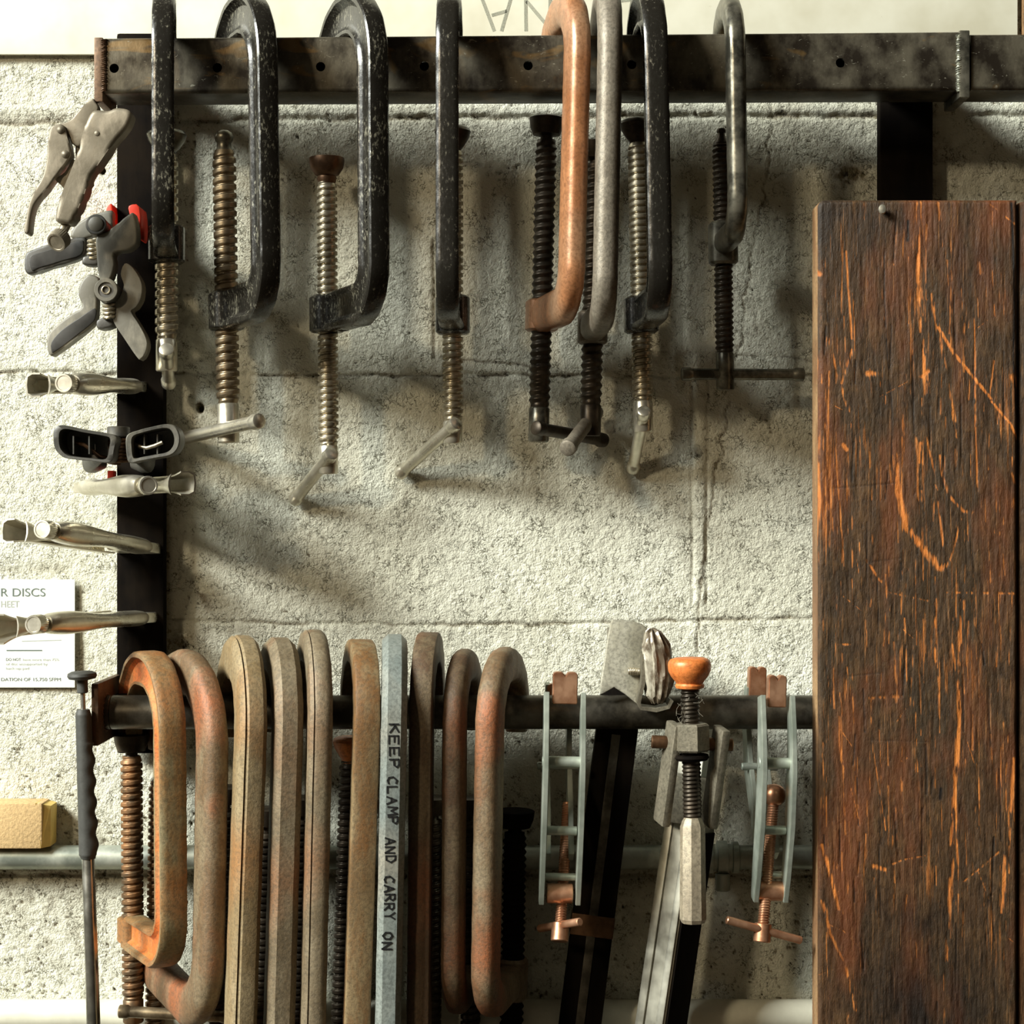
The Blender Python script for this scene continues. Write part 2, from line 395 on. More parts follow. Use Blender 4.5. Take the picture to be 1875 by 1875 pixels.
def build_wall():
    xs = np.arange(-420, 2330, 2.9); ys = np.arange(-420, 2300, 2.9)
    X, Y = np.meshgrid(xs, ys)
    wob = (fbm(X / 26, Y / 26, 3, 3) - .5)
    wob2 = (fbm(X / 90, Y / 90, 2, 9) - .5)
    h = (fbm(X / 60, Y / 60, 3, 21) - .5) * 1.2 + (fbm(X / 9, Y / 9, 2, 31) - .5) * .9
    dirt_shade = np.zeros_like(X)  # real grime and joints, plus shade painted into the wall colour
    def line(pts, wd, deep, dk, wobble=8, lo=.30, seed=5, halo=0):
        nonlocal h, dirt_shade
        d = segdist(X + wobble * wob * 1.2, Y + wobble * wob, pts)
        m = np.exp(-(d / wd) ** 2)
        br = np.clip((fbm(X / 45, Y / 45, 2, seed) - lo) * 5, 0, 1)
        h -= deep * m; dirt_shade = np.maximum(dirt_shade, dk * m * br)
        if halo: dirt_shade = np.maximum(dirt_shade, halo * np.exp(-(d / (wd * 6)) ** 2) * br)
    # bed joints
    line([(-450, 226), (260, 224), (760, 216), (1300, 214), (2400, 208)], 5, 2.2, .8, 10, .3, 5, .3)
    line([(-450, 676), (200, 684), (560, 686), (1000, 688), (1150, 690), (1500, 686), (2400, 690)], 3.2, 2.0, .95, 12, .34, 6, .18)
    line([(850, 660), (960, 668), (1000, 684)], 2.2, 1.0, .8, 8, .2, 8)
    line([(1190, 645), (1420, 655), (1500, 660)], 2.2, .8, .6, 10, .35, 8)
    line([(290, 1135), (500, 1140), (800, 1146), (1200, 1138), (1500, 1132), (2400, 1130)], 3.2, 1.8, .75, 10, .38, 7, .12)
    line([(-450, 1140), (140, 1134)], 3, 1.6, .5, 8, .4, 7)
    line([(-450, 1604), (2400, 1604)], 6, 2, .7, 8, .2, 7, .4)
    # perpend joints, cracks and the paper sheet's painted edge shadow
    line([(793, 440), (795, 655)], 3.0, 1.6, .85, 3, .1, 8)
    line([(1266, 700), (1268, 1105)], 2.2, 1.4, .35, 6, .35, 8)
    line([(1296, 700), (1293, 1105)], 2.2, 1.4, .4, 6, .35, 9)
    line([(1415, 195), (1402, 330), (1375, 480), (1352, 640), (1335, 740), (1310, 880), (1288, 1030), (1276, 1150), (1270, 1200)], 2.0, 1.2, .85, 16, .3, 10)
    line([(352, 930), (354, 1040)], 4, 1.2, .3, 4, .3, 8)
    line([(140, 1070), (150, 1235)], 7, 1.5, .45, 3, .0, 8)  # painted shadow along the paper sheet's right edge
    line([(10, 1045), (115, 1042)], 10, 1.0, .35, 3, .1, 8)  # darker band just above the paper sheet
    # faint mortar ridge
    for pts, wd in (([(1281, 700), (1281, 1100)], 9), ([(-400, 205), (2400, 196)], 9)):
        h += 1.1 * np.exp(-(segdist(X, Y, pts) / wd) ** 4)
    # stains, plus brown patches that paint cast shadows into the colour
    def blot(cx, cy, rx, ry, amt, seed, rot=0, thr=.42):
        nonlocal dirt_shade
        u = (X - cx) * math.cos(rot) + (Y - cy) * math.sin(rot); v = -(X - cx) * math.sin(rot) + (Y - cy) * math.cos(rot)
        m = np.exp(-((u / rx) ** 2 + (v / ry) ** 2))
        n = np.clip((fbm(X / 14, Y / 14, 4, seed) - thr) * 4 + .3, 0, 1)
        dirt_shade = np.maximum(dirt_shade, amt * m * n)
    blot(1555, 322, 30, 20, 1.6, 41, .1, .34); blot(1562, 318, 12, 12, 2.2, 42, 0, .2)
    blot(340, 590, 26, 50, .35, 43); blot(370, 1090, 10, 40, .9, 44, -.5)
    blot(366, 745, 6, 9, 2.2, 45, 0, .1); blot(187, 312, 6, 6, 2.2, 45, 0, .0)
    blot(330, 880, 30, 90, .35, 46); blot(305, 1000, 9, 260, .85, 46, 0, .1)  # painted shade of the clamps, then the post's narrow shadow
    blot(330, 1175, 34, 34, .7, 47, 0, .2); blot(1320, 520, 90, 60, .22, 48)  # second blot paints the smallest clamp's boss shadow
    blot(1380, 606, 22, 8, .9, 49); blot(1250, 655, 80, 18, .3, 50)  # second blot paints the boss shadow of the black clamp beside it
    blot(150, 1500, 60, 60, .25, 51); blot(120, 1700, 120, 110, .4, 52, 0, .5); blot(60, 1640, 120, 30, .5, 53, 0, .45)
    blot(1200, 1640, 300, 160, .2, 54); blot(1700, 300, 120, 60, .35, 55); blot(1300, 290, 150, 60, .22, 56)  # shade of the lower clamps and below the beam, painted brown
    blot(620, 250, 380, 26, .3, 57); blot(980, 1560, 240, 60, .3, 58)  # shade under the beam and around the thin conduit, painted brown
    # little plug holes
    for cx, cy, r in ((187, 312, 5), (366, 748, 6)):
        d = np.hypot(X - cx, (Y - cy) * .8); h -= 12 * np.exp(-(d / r) ** 4); dirt_shade = np.maximum(dirt_shade, 1.3 * np.exp(-(d / r) ** 4))
    # open pits in the blockwork
    pn = fbm(X / 7, Y / 7, 2, 77); amt = .0 + .10 * np.clip((Y - 1180) / 300, 0, 1) + .03 * np.clip((500 - Y) / 300, 0, 1)
    pit = np.clip((pn - (.86 - amt)) * 14, 0, 1)
    h -= pit * 1.6; dirt_shade = np.maximum(dirt_shade, pit * .9)
    WX = (X - 937.5) * S; WZ = ZC - (Y - 937.5) * S; WY = -h / 1000
    o = grid_mesh('wall_back', WX, WZ, WY, M['wall'], {'dirt_shade': np.clip(dirt_shade, 0, 1.3)})
    o['kind'] = 'structure'
    return o
build_wall()

# ------------------------------------------------------------------ white sheet with pencil letters
sh = thing('metal_sheet', 'white painted sheet with pencilled letters, fixed to the wall behind the top beam', 'panel', P(900, 0, 6))
lo = P(-420, 104, 6); ro = P(1863, 96, 6)
mb = MB(); z0 = P(0, 100, 6).z; zt = P(0, -420, 6).z
mb.add(*box(((lo.x + ro.x) / 2, -.005, (z0 + zt) / 2), (ro.x - lo.x) / 2, .0018, (zt - z0) / 2, .0006))
mb.build('sheet', M['sheet'], sh)
def stroke2(mb, a, b, w, d, off=0):
    A = P(a[0], a[1], d); B = P(b[0], b[1], d); t = (B - A).normalized(); n = Vector((t.z, 0, -t.x)) * w / 2; A = A + n * off; B = B + n * off
    u = Vector((0, -.00008, 0))
    mb.add([A - n, B - n, B + n, A + n, A - n + u, B - n + u, B + n + u, A + n + u],
           [(0, 1, 2, 3), (4, 5, 6, 7), (0, 1, 5, 4), (1, 2, 6, 5), (2, 3, 7, 6), (3, 0, 4, 7)])
for nm, ls in (('pencil_letter', (((868, -40), (905, 57)), ((946, -40), (918, 57)), ((900, 28), (928, 20)))), ('pencil_letter', (((962, -30), (963, 57)), ((964, 2), (1006, 52)), ((1006, 52), (1008, -30)))),
               ('pencil_letter', (((1156, -30), (1161, 57)), ((1130, 2), (1158, -1))))):
    mb = MB()
    for a, b in ls:
        for off in (-2.4, 0, 2.4): stroke2(mb, a, b, .0008, 6.9, off)
    mb.build(nm, M['pencil'], sh)
# board strip past the sheet's right end
wb = MB(); c = P(1960, -200, 4)
wb.add(*box(c, .040, .003, .132, .0005))
o = wb.build('timber_board', M['ply']); tag(o, 'sliver of brown timber beside the right end of the white sheet', 'panel')

# ------------------------------------------------------------------ STEEL RACK
rack = thing('clamp_rack', 'welded dark steel wall rack with square top beam, posts and lower hanging tube', 'rack', P(255, 1300, 10))
def mesh_from_eval(ob):
    dg = bpy.context.evaluated_depsgraph_get(); me = bpy.data.meshes.new_from_object(ob.evaluated_get(dg)); return me
BF = 106; BB = 62    # beam front/back depth
def tilted_beam(name, x0, x1, yt0, yt1, yb0, yb1, mat, holes=()):
    mb = MB(); inner = MB()
    def pts(px, yt, yb, sh):
        X = P(px, 0, BF).x; zt = P(0, yt, BF).z - sh; zb = P(0, yb, BF).z + sh
        return X, zt, zb
    def prof(px, yt, yb, sh):
        X, zt, zb = pts(px, yt, yb, sh); r = .0035 if sh == 0 else .001; f = BF / 1000 - sh; b = BB / 1000 + sh; out = []
        for cx, cz, a0 in ((f - r, zt - r, 0), (b + r, zt - r, 90), (b + r, zb + r, 180), (f - r, zb + r, 270)):
            for k in range(5):
                a = math.radians(a0 + k * 22.5); out.append(Vector((X, -(cx + math.cos(a) * r), cz + math.sin(a) * r)))
        return out
    o1 = mb.add(*loft([prof(x0, yt0, yb0, 0), prof(x1, yt1, yb1, 0)])).build(name, mat, rack)
    cut = MB(); cut.add(*loft([prof(x0 + 3, yt0, yb0, .003), prof(x1 - 3, yt1, yb1, .003)]))
    tmp = [cut.build('cut', mat, rack)]
    for hx, hy in holes:
        a = P(hx, hy, BF); c2 = MB(); c2.add(*lathe((a.x, -.13, a.z), (a.x, -.04, a.z), [(0, .0036), (.09, .0036)], 24)); tmp.append(c2.build('cut', mat, rack))
    for c in tmp:
        md = o1.modifiers.new('b', 'BOOLEAN'); md.operation = 'DIFFERENCE'; md.solver = 'EXACT'; md.object = c
    me = mesh_from_eval(o1); o1.modifiers.clear(); old = o1.data; o1.data = me; bpy.data.meshes.remove(old)
    me.shade_smooth(); me.set_sharp_from_angle(angle=math.radians(40))
    for c in tmp: bpy.data.objects.remove(c)
    return o1
tilted_beam('beam', 190, 1757, 69, 57, 171, 165, M['beam'],
            [(209, 125), (398, 124), (587, 122), (777, 121), (967, 120), (1157, 118), (1348, 117), (1539, 115)])
tilted_beam('beam', 1778, 2300, 62, 60, 165, 166, M['beam'])
def zbox(name, px0, px1, py0, py1, d0, d1, mat, bev=.001, dref=None, parent=rack, label=None):
    dr = d1 if dref is None else dref
    a = P(px0, py0, dr); b = P(px1, py1, dr); mb = MB()
    mb.add(*box(((a.x + b.x) / 2, -(d0 + d1) / 2000, (a.z + b.z) / 2), abs(b.x - a.x) / 2, (d1 - d0) / 2000, abs(a.z - b.z) / 2, bev))
    return mb.build(name, mat, parent, label=label)
zbox('end_plate', 172, 188, 68, 186, 58, 108, M['plate_rust'])
zbox('joint_plate', 1757, 1776, 55, 178, 58, 109, M['dark_steel'])
# weld beads
def weld(px, y0, y1, d, r=.0022, n=26):
    mb = MB(); pts = []; rad = []
    for i in range(n * 3 + 1):
        y = y0 + (y1 - y0) * i / (n * 3); pts.append(P(px + random.uniform(-.6, .6), y, d)); rad.append(r * (1 + .28 * math.cos(2 * PI * i / 3)) * random.uniform(.9, 1.1))
    mb.add(*tube(pts, r, 10, True, rad)); return mb
weld(1756, 62, 168, 106.5).build('weld_bead', M['weld'], rack, label='bright weld bead')
weld(190, 74, 168, 106).build('weld_bead', M['plate_rust'], rack)
# posts, brackets
zbox('post', 213, 300, 60, 1380, 8, 22, M['post'], .0025)
zbox('post', 1611, 1709, 60, 1540, 8, 22, M['post'], .0025)
zbox('spacer_block', 224, 272, 80, 150, 22, 63, M['post'])
zbox('spacer_block', 1620, 1700, 80, 150, 22, 63, M['post'])
# lower tube
PD = 70; PR = .0133
pc0 = P(205, 1304, PD); pc1 = P(1640, 1303, PD); pc1.z = pc0.z
mb = MB(); mb.add(*cyl(pc0, pc1, PR, n=48, ch=.0005)); mb.build('hanging_tube', M['pipe'], rack)
zbox('end_plate', 167, 180, 1252, 1366, 18, 100, M['plate_rust'])
mb = MB(); pts = []; rad = []
x0 = P(181, 1304, PD).x + .0008
for i in range(61):
    a = 2 * PI * i / 60; pts.append(Vector((pc0.x - .0052, -PD / 1000 + math.cos(a) * (PR + .0008), pc0.z + math.sin(a) * (PR + .0008)))); rad.append(.0016 * (1 + .3 * math.cos(i * 2.1)))
mb.add(*tube(pts, .0016, 8, False, rad)); mb.build('weld_bead', M['plate_rust'], rack)
mb = MB(); mb.add(*cyl((P(181, 0, PD).x - .002, -PD / 1000, pc0.z), pc0, PR, n=40)); mb.build('tube_stub', M['pipe'], rack)
mb = MB(); c = P(228, 1304, 40); mb.add(*box((c.x, -.040, pc0.z), .006, .0185, .012)); mb.build('spacer_block', M['post'], rack)
c = P(1640, 1304, 40); mb = MB(); mb.add(*box((c.x, -.040, pc0.z), .012, .0185, .012)); mb.build('spacer_block', M['post'], rack)

# ------------------------------------------------------------------ wall conduits
y = P(0, 1570, 14)
mb = MB(); mb.add(*cyl((P(-430, 0, 14).x, -.0135, y.z), (P(2300, 0, 14).x, -.0135, y.z), .0098, n=32)); cd = thing('conduit', 'thin galvanised conduit running low along the block wall', 'pipe', (0, -.0135, y.z))
mb.build('tube', M['rail'], cd)
c = P(1322, 1570, 14); mb = MB()
mb.add(*lathe((c.x - .014, -.0135, y.z), (c.x + .014, -.0135, y.z), [(0, .0105), (.001, .0128), (.006, .0128), (.0065, .0108), (.0095, .0108), (.01, .0135), (.018, .0135), (.0185, .0108), (.022, .0108), (.0225, .0128), (.027, .0128), (.028, .0105)], 28))
mb.build('coupling', M['rail'], cd)
mb = MB(); mb.add(*cyl((c.x, -.019, y.z - .012), (c.x, -.019, y.z - .026), .006, n=18)); mb.build('drain_plug', M['rail'], cd)
yy = P(0, 1858, 14)
mb = MB(); mb.add(*cyl((P(-430, 0, 20).x, -.0145, yy.z), (P(2300, 0, 20).x, -.0145, yy.z), .0125, n=40))
o = mb.build('painted_pipe', M['white_pipe']); tag(o, 'wide off-white painted pipe along the wall at the very bottom', 'pipe')

# foam block resting on the conduit
blk = thing('foam_block', 'tan oblong block with a yellow slanting end, lying on the thin conduit', 'block', P(40, 1549, 22))
pz1 = P(0, 1469, 24).z; pz0 = -0.0 + (y.z + .0098)
mb = MB(); xL = P(-60, 0, 24).x; xR = P(80, 0, 24).x
mb.add(*box(((xL + xR) / 2, -.016, (pz0 + pz1) / 2), (xR - xL) / 2, .0135, (pz1 - pz0) / 2, .002)); mb.build('body', M['cork'], blk)
mb = MB(); A = [Vector((xR - .001, -.0295, pz0 + .0005)), Vector((P(94, 0, 20).x, -.0235, pz0 + .001)), Vector((P(95, 0, 20).x, -.0235, pz1 - .003)), Vector((P(68, 0, 24).x, -.0295, pz1 + .0002))]
Bk = [Vector((p.x, -.004, p.z)) for p in A]
mb.add(*loft([Bk, A])); mb.build('bevelled_end', M['cork_end'], blk)

# ------------------------------------------------------------------ paper sheet
pap = thing('instruction_sheet', 'white printed safety sheet headed DISCS taped to the wall at left', 'paper', P(40, 1160, 7))
mb = MB(); a = P(-190, 1061, 4); b = P(137, 1259, 4)
mb.add(*box(((a.x + b.x) / 2, -.0036, (a.z + b.z) / 2), (b.x - a.x) / 2, .0004, (a.z - b.z) / 2, .0001, 1)); mb.build('sheet', M['paper'], pap)
def text(s, px, py, cap, mat, name, parent=pap, width=None, d=4.2):
    cu = bpy.data.curves.new(name, 'FONT'); cu.body = s; cu.size = 1; cu.extrude = 0.0
    ob = bpy.data.objects.new(name, cu); COL.objects.link(ob)
    bpy.context.view_layer.update()
    me = mesh_from_eval(ob); bpy.data.objects.remove(ob)
    xs = [v.co.x for v in me.vertices]; x0, x1 = min(xs), max(xs)
    k = cap * K(d) / .70; kx = k if not width else width * K(d) / (x1 - x0)
    o = P(px, py, d); inv = ROOT[parent].inverted()
    for v in me.vertices:
        v.co = inv @ Vector((o.x + (v.co.x - x0) * kx, o.y, o.z + v.co.y * k))
    me.materials.append(mat); q = bpy.data.objects.new(name, me); COL.objects.link(q); q.parent = parent; ROOT[q] = ROOT[parent]
    return q
text('R DISCS', 2, 1092, 15, M['ink'], 'heading', width=81)
text('HEET', 2, 1112, 12, M['ink_light'], 'subheading', width=33)
text('PRESS', 2, 1137, 4, M['ink_light'], 'small_print', width=30)
text('DO NOT', 11, 1210, 5, M['ink'], 'warning_text', width=27)
text('have more than 75%', 42, 1210, 4.5, M['ink_light'], 'warning_text', width=66)
text('of disc unsupported by', 11, 1218, 4.5, M['ink_light'], 'warning_text', width=76)
text('back-up pad', 11, 1226, 4.5, M['ink_light'], 'warning_text', width=42)
text('DATION OF 15,750 SFPM', 2, 1247, 6, M['ink'], 'footer_text', width=109)
mb = MB(); stroke2(mb, (12, 1191), (77, 1191), 2 * K(7), 4.1); mb.build('rule_line', M['ink'], pap)
mb = MB(); stroke2(mb, (40, 1174), (112, 1172), 1.2 * K(7), 4.1); mb.build('rule_line', M['ink_light'], pap)

# ------------------------------------------------------------------ C-CLAMPS
def section(kind, h, b):
    """half widths: returns (n,v) outline; n outward"""
    H = h / 2; B = b / 2
    if kind == 'rib':       # flanged casting with recessed web
        o = [(H, B * .5), (H * .96, B * .86), (H * .88, B), (H * .66, B * .98), (H * .56, B * .66), (H * .38, B * .36), (-H * .42, B * .34), (-H * .6, B * .46), (-H * .72, B * .74), (-H * .88, B * .76), (-H * .97, B * .58), (-H, B * .3)]
    elif kind == 'round':
        o = []
        for k in range(9):
            a = PI * (k + .5) / 9; c, s = math.cos(a), math.sin(a)
            o.append((H * math.copysign(abs(c) ** .75, c), B * abs(s) ** .75))
    elif kind == 'oct':
        c = min(H, B) * .42; o = [(H, B - c - .0006), (H - .0006, B - c), (H - c, B - .0006), (H - c - .001, B), (-H + c + .001, B), (-H + c, B - .0006), (-H + .0006, B - c), (-H, B - c - .0006)]
    elif kind == 'bar':
        c = .0022; o = [(H, B - c), (H - c * .3, B - c * .3), (H - c, B), (-H + c, B), (-H + c * .3, B - c * .3), (-H, B - c)]
    elif kind == 'seam':
        o = [(H, B * .35), (H * .97, B * .62), (H * .8, B * .9), (H * .5, B), (-H * .5, B), (-H * .8, B * .85), (-H, B * .4)]
    if kind == 'seam':      # forging line down the front
        oo = o + [(n, -v) for n, v in reversed(o)]
        i = len(oo) - 2     # near (H*.97,-B*.62)
        oo.insert(i + 1, (H * .93, -B * .5)); oo.insert(i + 1, (H * .9, -B * .56)); return oo
    return o + [(n, -v) for n, v in reversed(o)]

def c_clamp(name, label, group, sx, sy_boss, ds, spx, T, top_y, boss_h, scr_top, fer_top, scr_end, pad, h, b, kind, mf, ms, lean=0, r=.0090,
            pitch=.0058, handle=None, boss_w=.014, Rt=None, Rb=.028, mfer=None, mpad=None, mh=None, text=None, tk='acme', bottom_px=None, hk=.0045, bd=0, anv=5, sp_y=350, mweb=None):
    spx = spx - math.tan(math.radians(lean)) * (sy_boss - sp_y)
    xs = P(sx, 0, ds).x
    def px_of(a):
        d = ds / 1000 + T * math.cos(a); x = xs + T * math.sin(a); return 937.5 + x / (S * (1 - d / D))
    lo_, hi_ = -1.3, 1.3
    for _ in range(50):
        m = (lo_ + hi_) / 2
        if px_of(m) < spx: lo_ = m
        else: hi_ = m
    a = (lo_ + hi_) / 2
    org = P(sx, sy_boss, ds)
    Mx = Matrix.Translation(org) @ Matrix.Rotation(math.radians(lean), 4, 'Y') @ Matrix.Rotation(a - PI / 2, 4, 'Z')
    root = thing(name, label, 'clamp', mat=Mx, group=group)
    inv = Mx.inverted()
    Z = lambda py, d=ds: (P(sx, py, d).z - org.z)
    dmid = ds + T * 1000 * math.cos(a) * .62
    zt = P(0, top_y, dmid).z - org.z - h / 2          # centreline height of top arm
    Rt = Rt or T * .46
    # centreline
    path = []   # (u,w, normal angle, hscale, bscale)
    def addp(u, w, na, hs=1, bs=1): path.append((u, w, na, hs, bs))
    drop = anv / 1000
    for i in range(5):
        q = i / 4; addp(0, zt - Rt - drop * (1 - q), PI, .62 + .06 * q, .8 + .15 * q)
    N = 14
    for i in range(1, N + 1):
        q = i / N; an = PI - q * PI / 2; addp(Rt + Rt * math.cos(an), zt - Rt + Rt * math.sin(an), an, .68 + .32 * q ** 1.5, .95 + .05 * q)
    if T - 2 * Rt > .004: addp(T / 2, zt, PI / 2)
    for i in range(N + 1):
        q = i / N; an = PI / 2 - q * PI / 2; addp(T - Rt + Rt * math.cos(an), zt - Rt + Rt * math.sin(an), an)
    zb = -bd                                    # centreline of bottom arm relative to boss centre
    zs0, zs1 = zt - Rt, zb + Rb
    M_ = 26
    for i in range(1, M_): addp(T, zs0 + (zs1 - zs0) * i / M_, 0)
    for i in range(N + 1):
        q = i / N; an = -q * PI / 2; addp(T - Rb + Rb * math.cos(an), zb + Rb + Rb * math.sin(an), an, 1 + .0 * q)
    for i in range(1, 5):
        q = i / 4; u = (T - Rb) * (1 - q) + .006 * q; addp(u, zb * (1 - q), -PI / 2, 1 - .08 * q, 1 + .15 * q)
    sec = section(kind, h, b); rings = []
    for i, (u, w, na, hs, bs) in enumerate(path):
        jx = 1 + .012 * math.sin(i * 1.7 + sx); n = (math.cos(na), math.sin(na))
        rings.append([(u + n[0] * sn * hs * jx, sv * bs * jx, w + n[1] * sn * hs * jx) for sn, sv in sec])
    mb = MB(); mb.add(*loft(rings)); fr = mb.build('frame', mf, root, local=True, ang=35)
    if mweb:
        fr.data.materials.append(mweb); n_s = len(sec)
        for pi, pl in enumerate(fr.data.polygons):
            j = pi % n_s
            if pi < (len(rings) - 1) * n_s and (4 <= j <= 7 or n_s - 9 <= j <= n_s - 6): pl.material_index = 1
    # boss
    mb = MB(); bh = boss_h * K(ds) / 2; prof = []
    for i in range(-8, 9):
        q = i / 8; e = 1 - .5 * max(0, (abs(q) - .86) / .14) ** 2 * .35; zz = q * bh
        ring = []
        for j in range(32):
            t_ = 2 * PI * j / 32; c_, s_ = math.cos(t_), math.sin(t_)
            ring.append((math.copysign(abs(c_) ** .62, c_) * boss_w * e, math.copysign(abs(s_) ** .62, s_) * boss_w * e, zz))
        prof.append(ring)
    mb.add(*loft(prof)); mb.build('screw_boss', mf, root, local=True)
    # screw
    z1 = Z(scr_top); z0 = Z(fer_top); ze = Z(scr_end)
    mb = MB(); mb.add(*thread((0, 0, z0 - .001), (0, 0, z1), r, pitch, kind=tk))
    sc = mb.build('screw', ms, root, local=True, ang=50)
    mb = MB(); L = z0 - ze
    mb.add(*lathe((0, 0, z0), (0, 0, ze), [(0, r * .8), (.0015, r * .93), (L - .001, r * .93), (L, r * .84)], 32))
    mb.build('ferrule', mfer or ms, sc, local=True)
    mp = mpad or ms
    mb = MB(); p0 = (0, 0, z1 - .002); p1 = (0, 0, z1 + .05)
    if pad == 'ball': mb.add(*lathe(p0, p1, [(0, r * .8), (.004, r * .62), (.008, r * .6), (.0085, r * .62), (.010, r * .74), (.013, r * .82), (.016, r * .7), (.018, r * .4), (.0185, .0005)], 28))
    elif pad == 'cup': mb.add(*lathe(p0, p1, [(0, r * .8), (.004, r * .95), (.006, r * .9), (.007, r * 1.15), (.0125, r * 1.6), (.018, r * 1.72), (.0205, r * 1.68), (.021, r * 1.5), (.0195, .001)], 36))
    elif pad == 'bulb': mb.add(*lathe(p0, p1, [(0, r * .8), (.003, r * .8), (.006, r * 1.1), (.012, r * 1.55), (.017, r * 1.75), (.0195, r * 1.6), (.021, r * 1.2), (.0215, .001)], 36))
    elif pad == 'button': mb.add(*lathe(p0, p1, [(0, r * .7), (.003, r * .55), (.005, r * .55), (.006, r * 1.25), (.012, r * 1.5), (.019, r * 1.6), (.020, r * 1.4), (.0202, .001)], 36))
    elif pad == 'point': mb.add(*lathe(p0, p1, [(0, r * .9), (.006, r * .45), (.010, r * .35), (.0105, r * .48), (.012, r * .5), (.0135, r * .4), (.014, .0005)], 28))
    mb.build('swivel_pad', mp, root, local=True)
    if handle:
        A = P(*handle[0]); B = P(*handle[1]); Ai, Bi = inv @ A, inv @ B
        mb = MB(); mb.add(*cyl(Ai, Bi, hk, n=24)); hd = mb.build('handle', mh or ms, root, local=True)
        t_ = (Bi - Ai).normalized(); 
        for q, s_ in ((Ai, 1), (Bi, -1)):
            mb = MB(); mb.add(*lathe(q - t_ * s_ * .002, q + t_ * s_ * .010, [(0, hk * .9), (.0008, hk * 1.15), (.007, hk * 1.22), (.0085, hk * 1.02), (.010, hk)], 24)); mb.build('end_knob', mh or ms, hd, local=True)
    return root, Mx, T, h, b, a

G1 = 'C-clamps hooked over the top beam'
UP = {}
UP[1] = c_clamp('c_clamp', 'slim black C-clamp seen edge-on beside the left post, nearest the rack end plate', G1, 305, 448, 47, 299, .094, -14, 68, 282, 620, 680, 'bulb', .026, .0165, 'rib', M['black2'], M['screw'], r=.0092, pitch=.0072, boss_w=.0145,
        mfer=M['nickel'], mh=M['nickel'], mpad=M['dark_steel'], handle=((305, 641, 70), (309, 702, 28)), hk=.0050)
UP[2] = c_clamp('c_clamp', 'black C-clamp without a swivel pad, ball tip on its screw, T-handle reaching left', G1, 415, 570, 47, 482, .098, -14, 70, 276, 738, 811, 'ball', .033, .0160, 'rib', M['black2'], M['screw_brown'], lean=-.9, r=.0094, pitch=.0071, boss_w=.0135,
        mfer=M['nickel'], mpad=M['dark_steel'], mh=M['nickel'], handle=((473, 771, 92), (322, 806, 10)), hk=.0052)
UP[3] = c_clamp('c_clamp', 'black C-clamp with a brown flared pad standing low on a long bright screw', G1, 600, 575, 50, 681, .100, -14, 68, 332, 815, 868, 'cup', .033, .0160, 'rib', M['black2'], M['screw'], lean=-.35, r=.0082, pitch=.0054, boss_w=.0135,
        mfer=M['nickel'], mpad=M['brown_steel'], mh=M['nickel'], handle=((606, 831, 64), (541, 914, 6)), hk=.0050)
UP[4] = c_clamp('c_clamp', 'narrow black C-clamp fourth along the beam, its handle swung down left', G1, 829, 577, 50, 820, .098, -14, 70, 276, 770, 812, 'bulb', .028, .0170, 'rib', M['black'], M['screw'], r=.0083, pitch=.0057, boss_w=.0137,
        mfer=M['nickel'], mpad=M['screw_dark'], mh=M['nickel'], handle=((834, 776, 64), (734, 866, 6)), hk=.0048)
UP[5] = c_clamp('c_clamp', 'copper-brown painted C-clamp with a dark screw, the only orange one on the beam', G1, 992, 578, 47, 1051, .094, -20, 58, 256, 745, 809, 'button', .030, .0185, 'round', M['copper_paint'], M['screw_dark'], lean=1.5, r=.0088, pitch=.0062, boss_w=.0125,
        mfer=M['dark_steel'], mpad=M['screw_dark'], mh=M['screw_dark'], handle=((983, 784, 66), (1104, 806, 8)), hk=.0050, tk='v')
UP[6] = c_clamp('c_clamp', 'plain grey C-clamp pressed against the right side of the copper-brown one', G1, 1085, 600, 42, 1112, .118, -30, 60, 300, 740, 798, 'button', .026, .0185, 'round', M['grey_iron'], M['screw_dark'], lean=1.2, r=.0090, pitch=.0064, boss_w=.0120,
        mfer=M['screw_dark'], mpad=M['screw_dark'], mh=M['grey_iron'], handle=((1040, 820, 92), (1090, 755, 22)), hk=.0056, tk='v')
UP[7] = c_clamp('c_clamp', 'black C-clamp with a dark round pad, hanging right of the plain grey clamp', G1, 1174, 577, 50, 1202, .100, -20, 66, 262, 733, 791, 'bulb', .028, .0175, 'rib', M['black'], M['screw'], lean=-1.1, r=.0083, pitch=.0052, boss_w=.0135,
        mfer=M['nickel'], mpad=M['screw_dark'], mh=M['nickel'], handle=((1179, 754, 64), (1159, 858, 6)), hk=.0046)
UP[8] = c_clamp('c_clamp', 'smallest dark steel C-clamp at the right, horizontal T-handle below it', G1, 1324, 446, 47, 1350, .084, -8, 78, 262, 645, 714, 'point', .020, .0150, 'round', M['dark_steel'], M['screw_dark'], lean=-.9, r=.0078, pitch=.0045, boss_w=.0115,
        mfer=M['dark_steel'], mpad=M['screw_dark'], mh=M['dark_steel'], handle=((1252, 685, 50), (1468, 686, 44)), hk=.0046, tk='v')

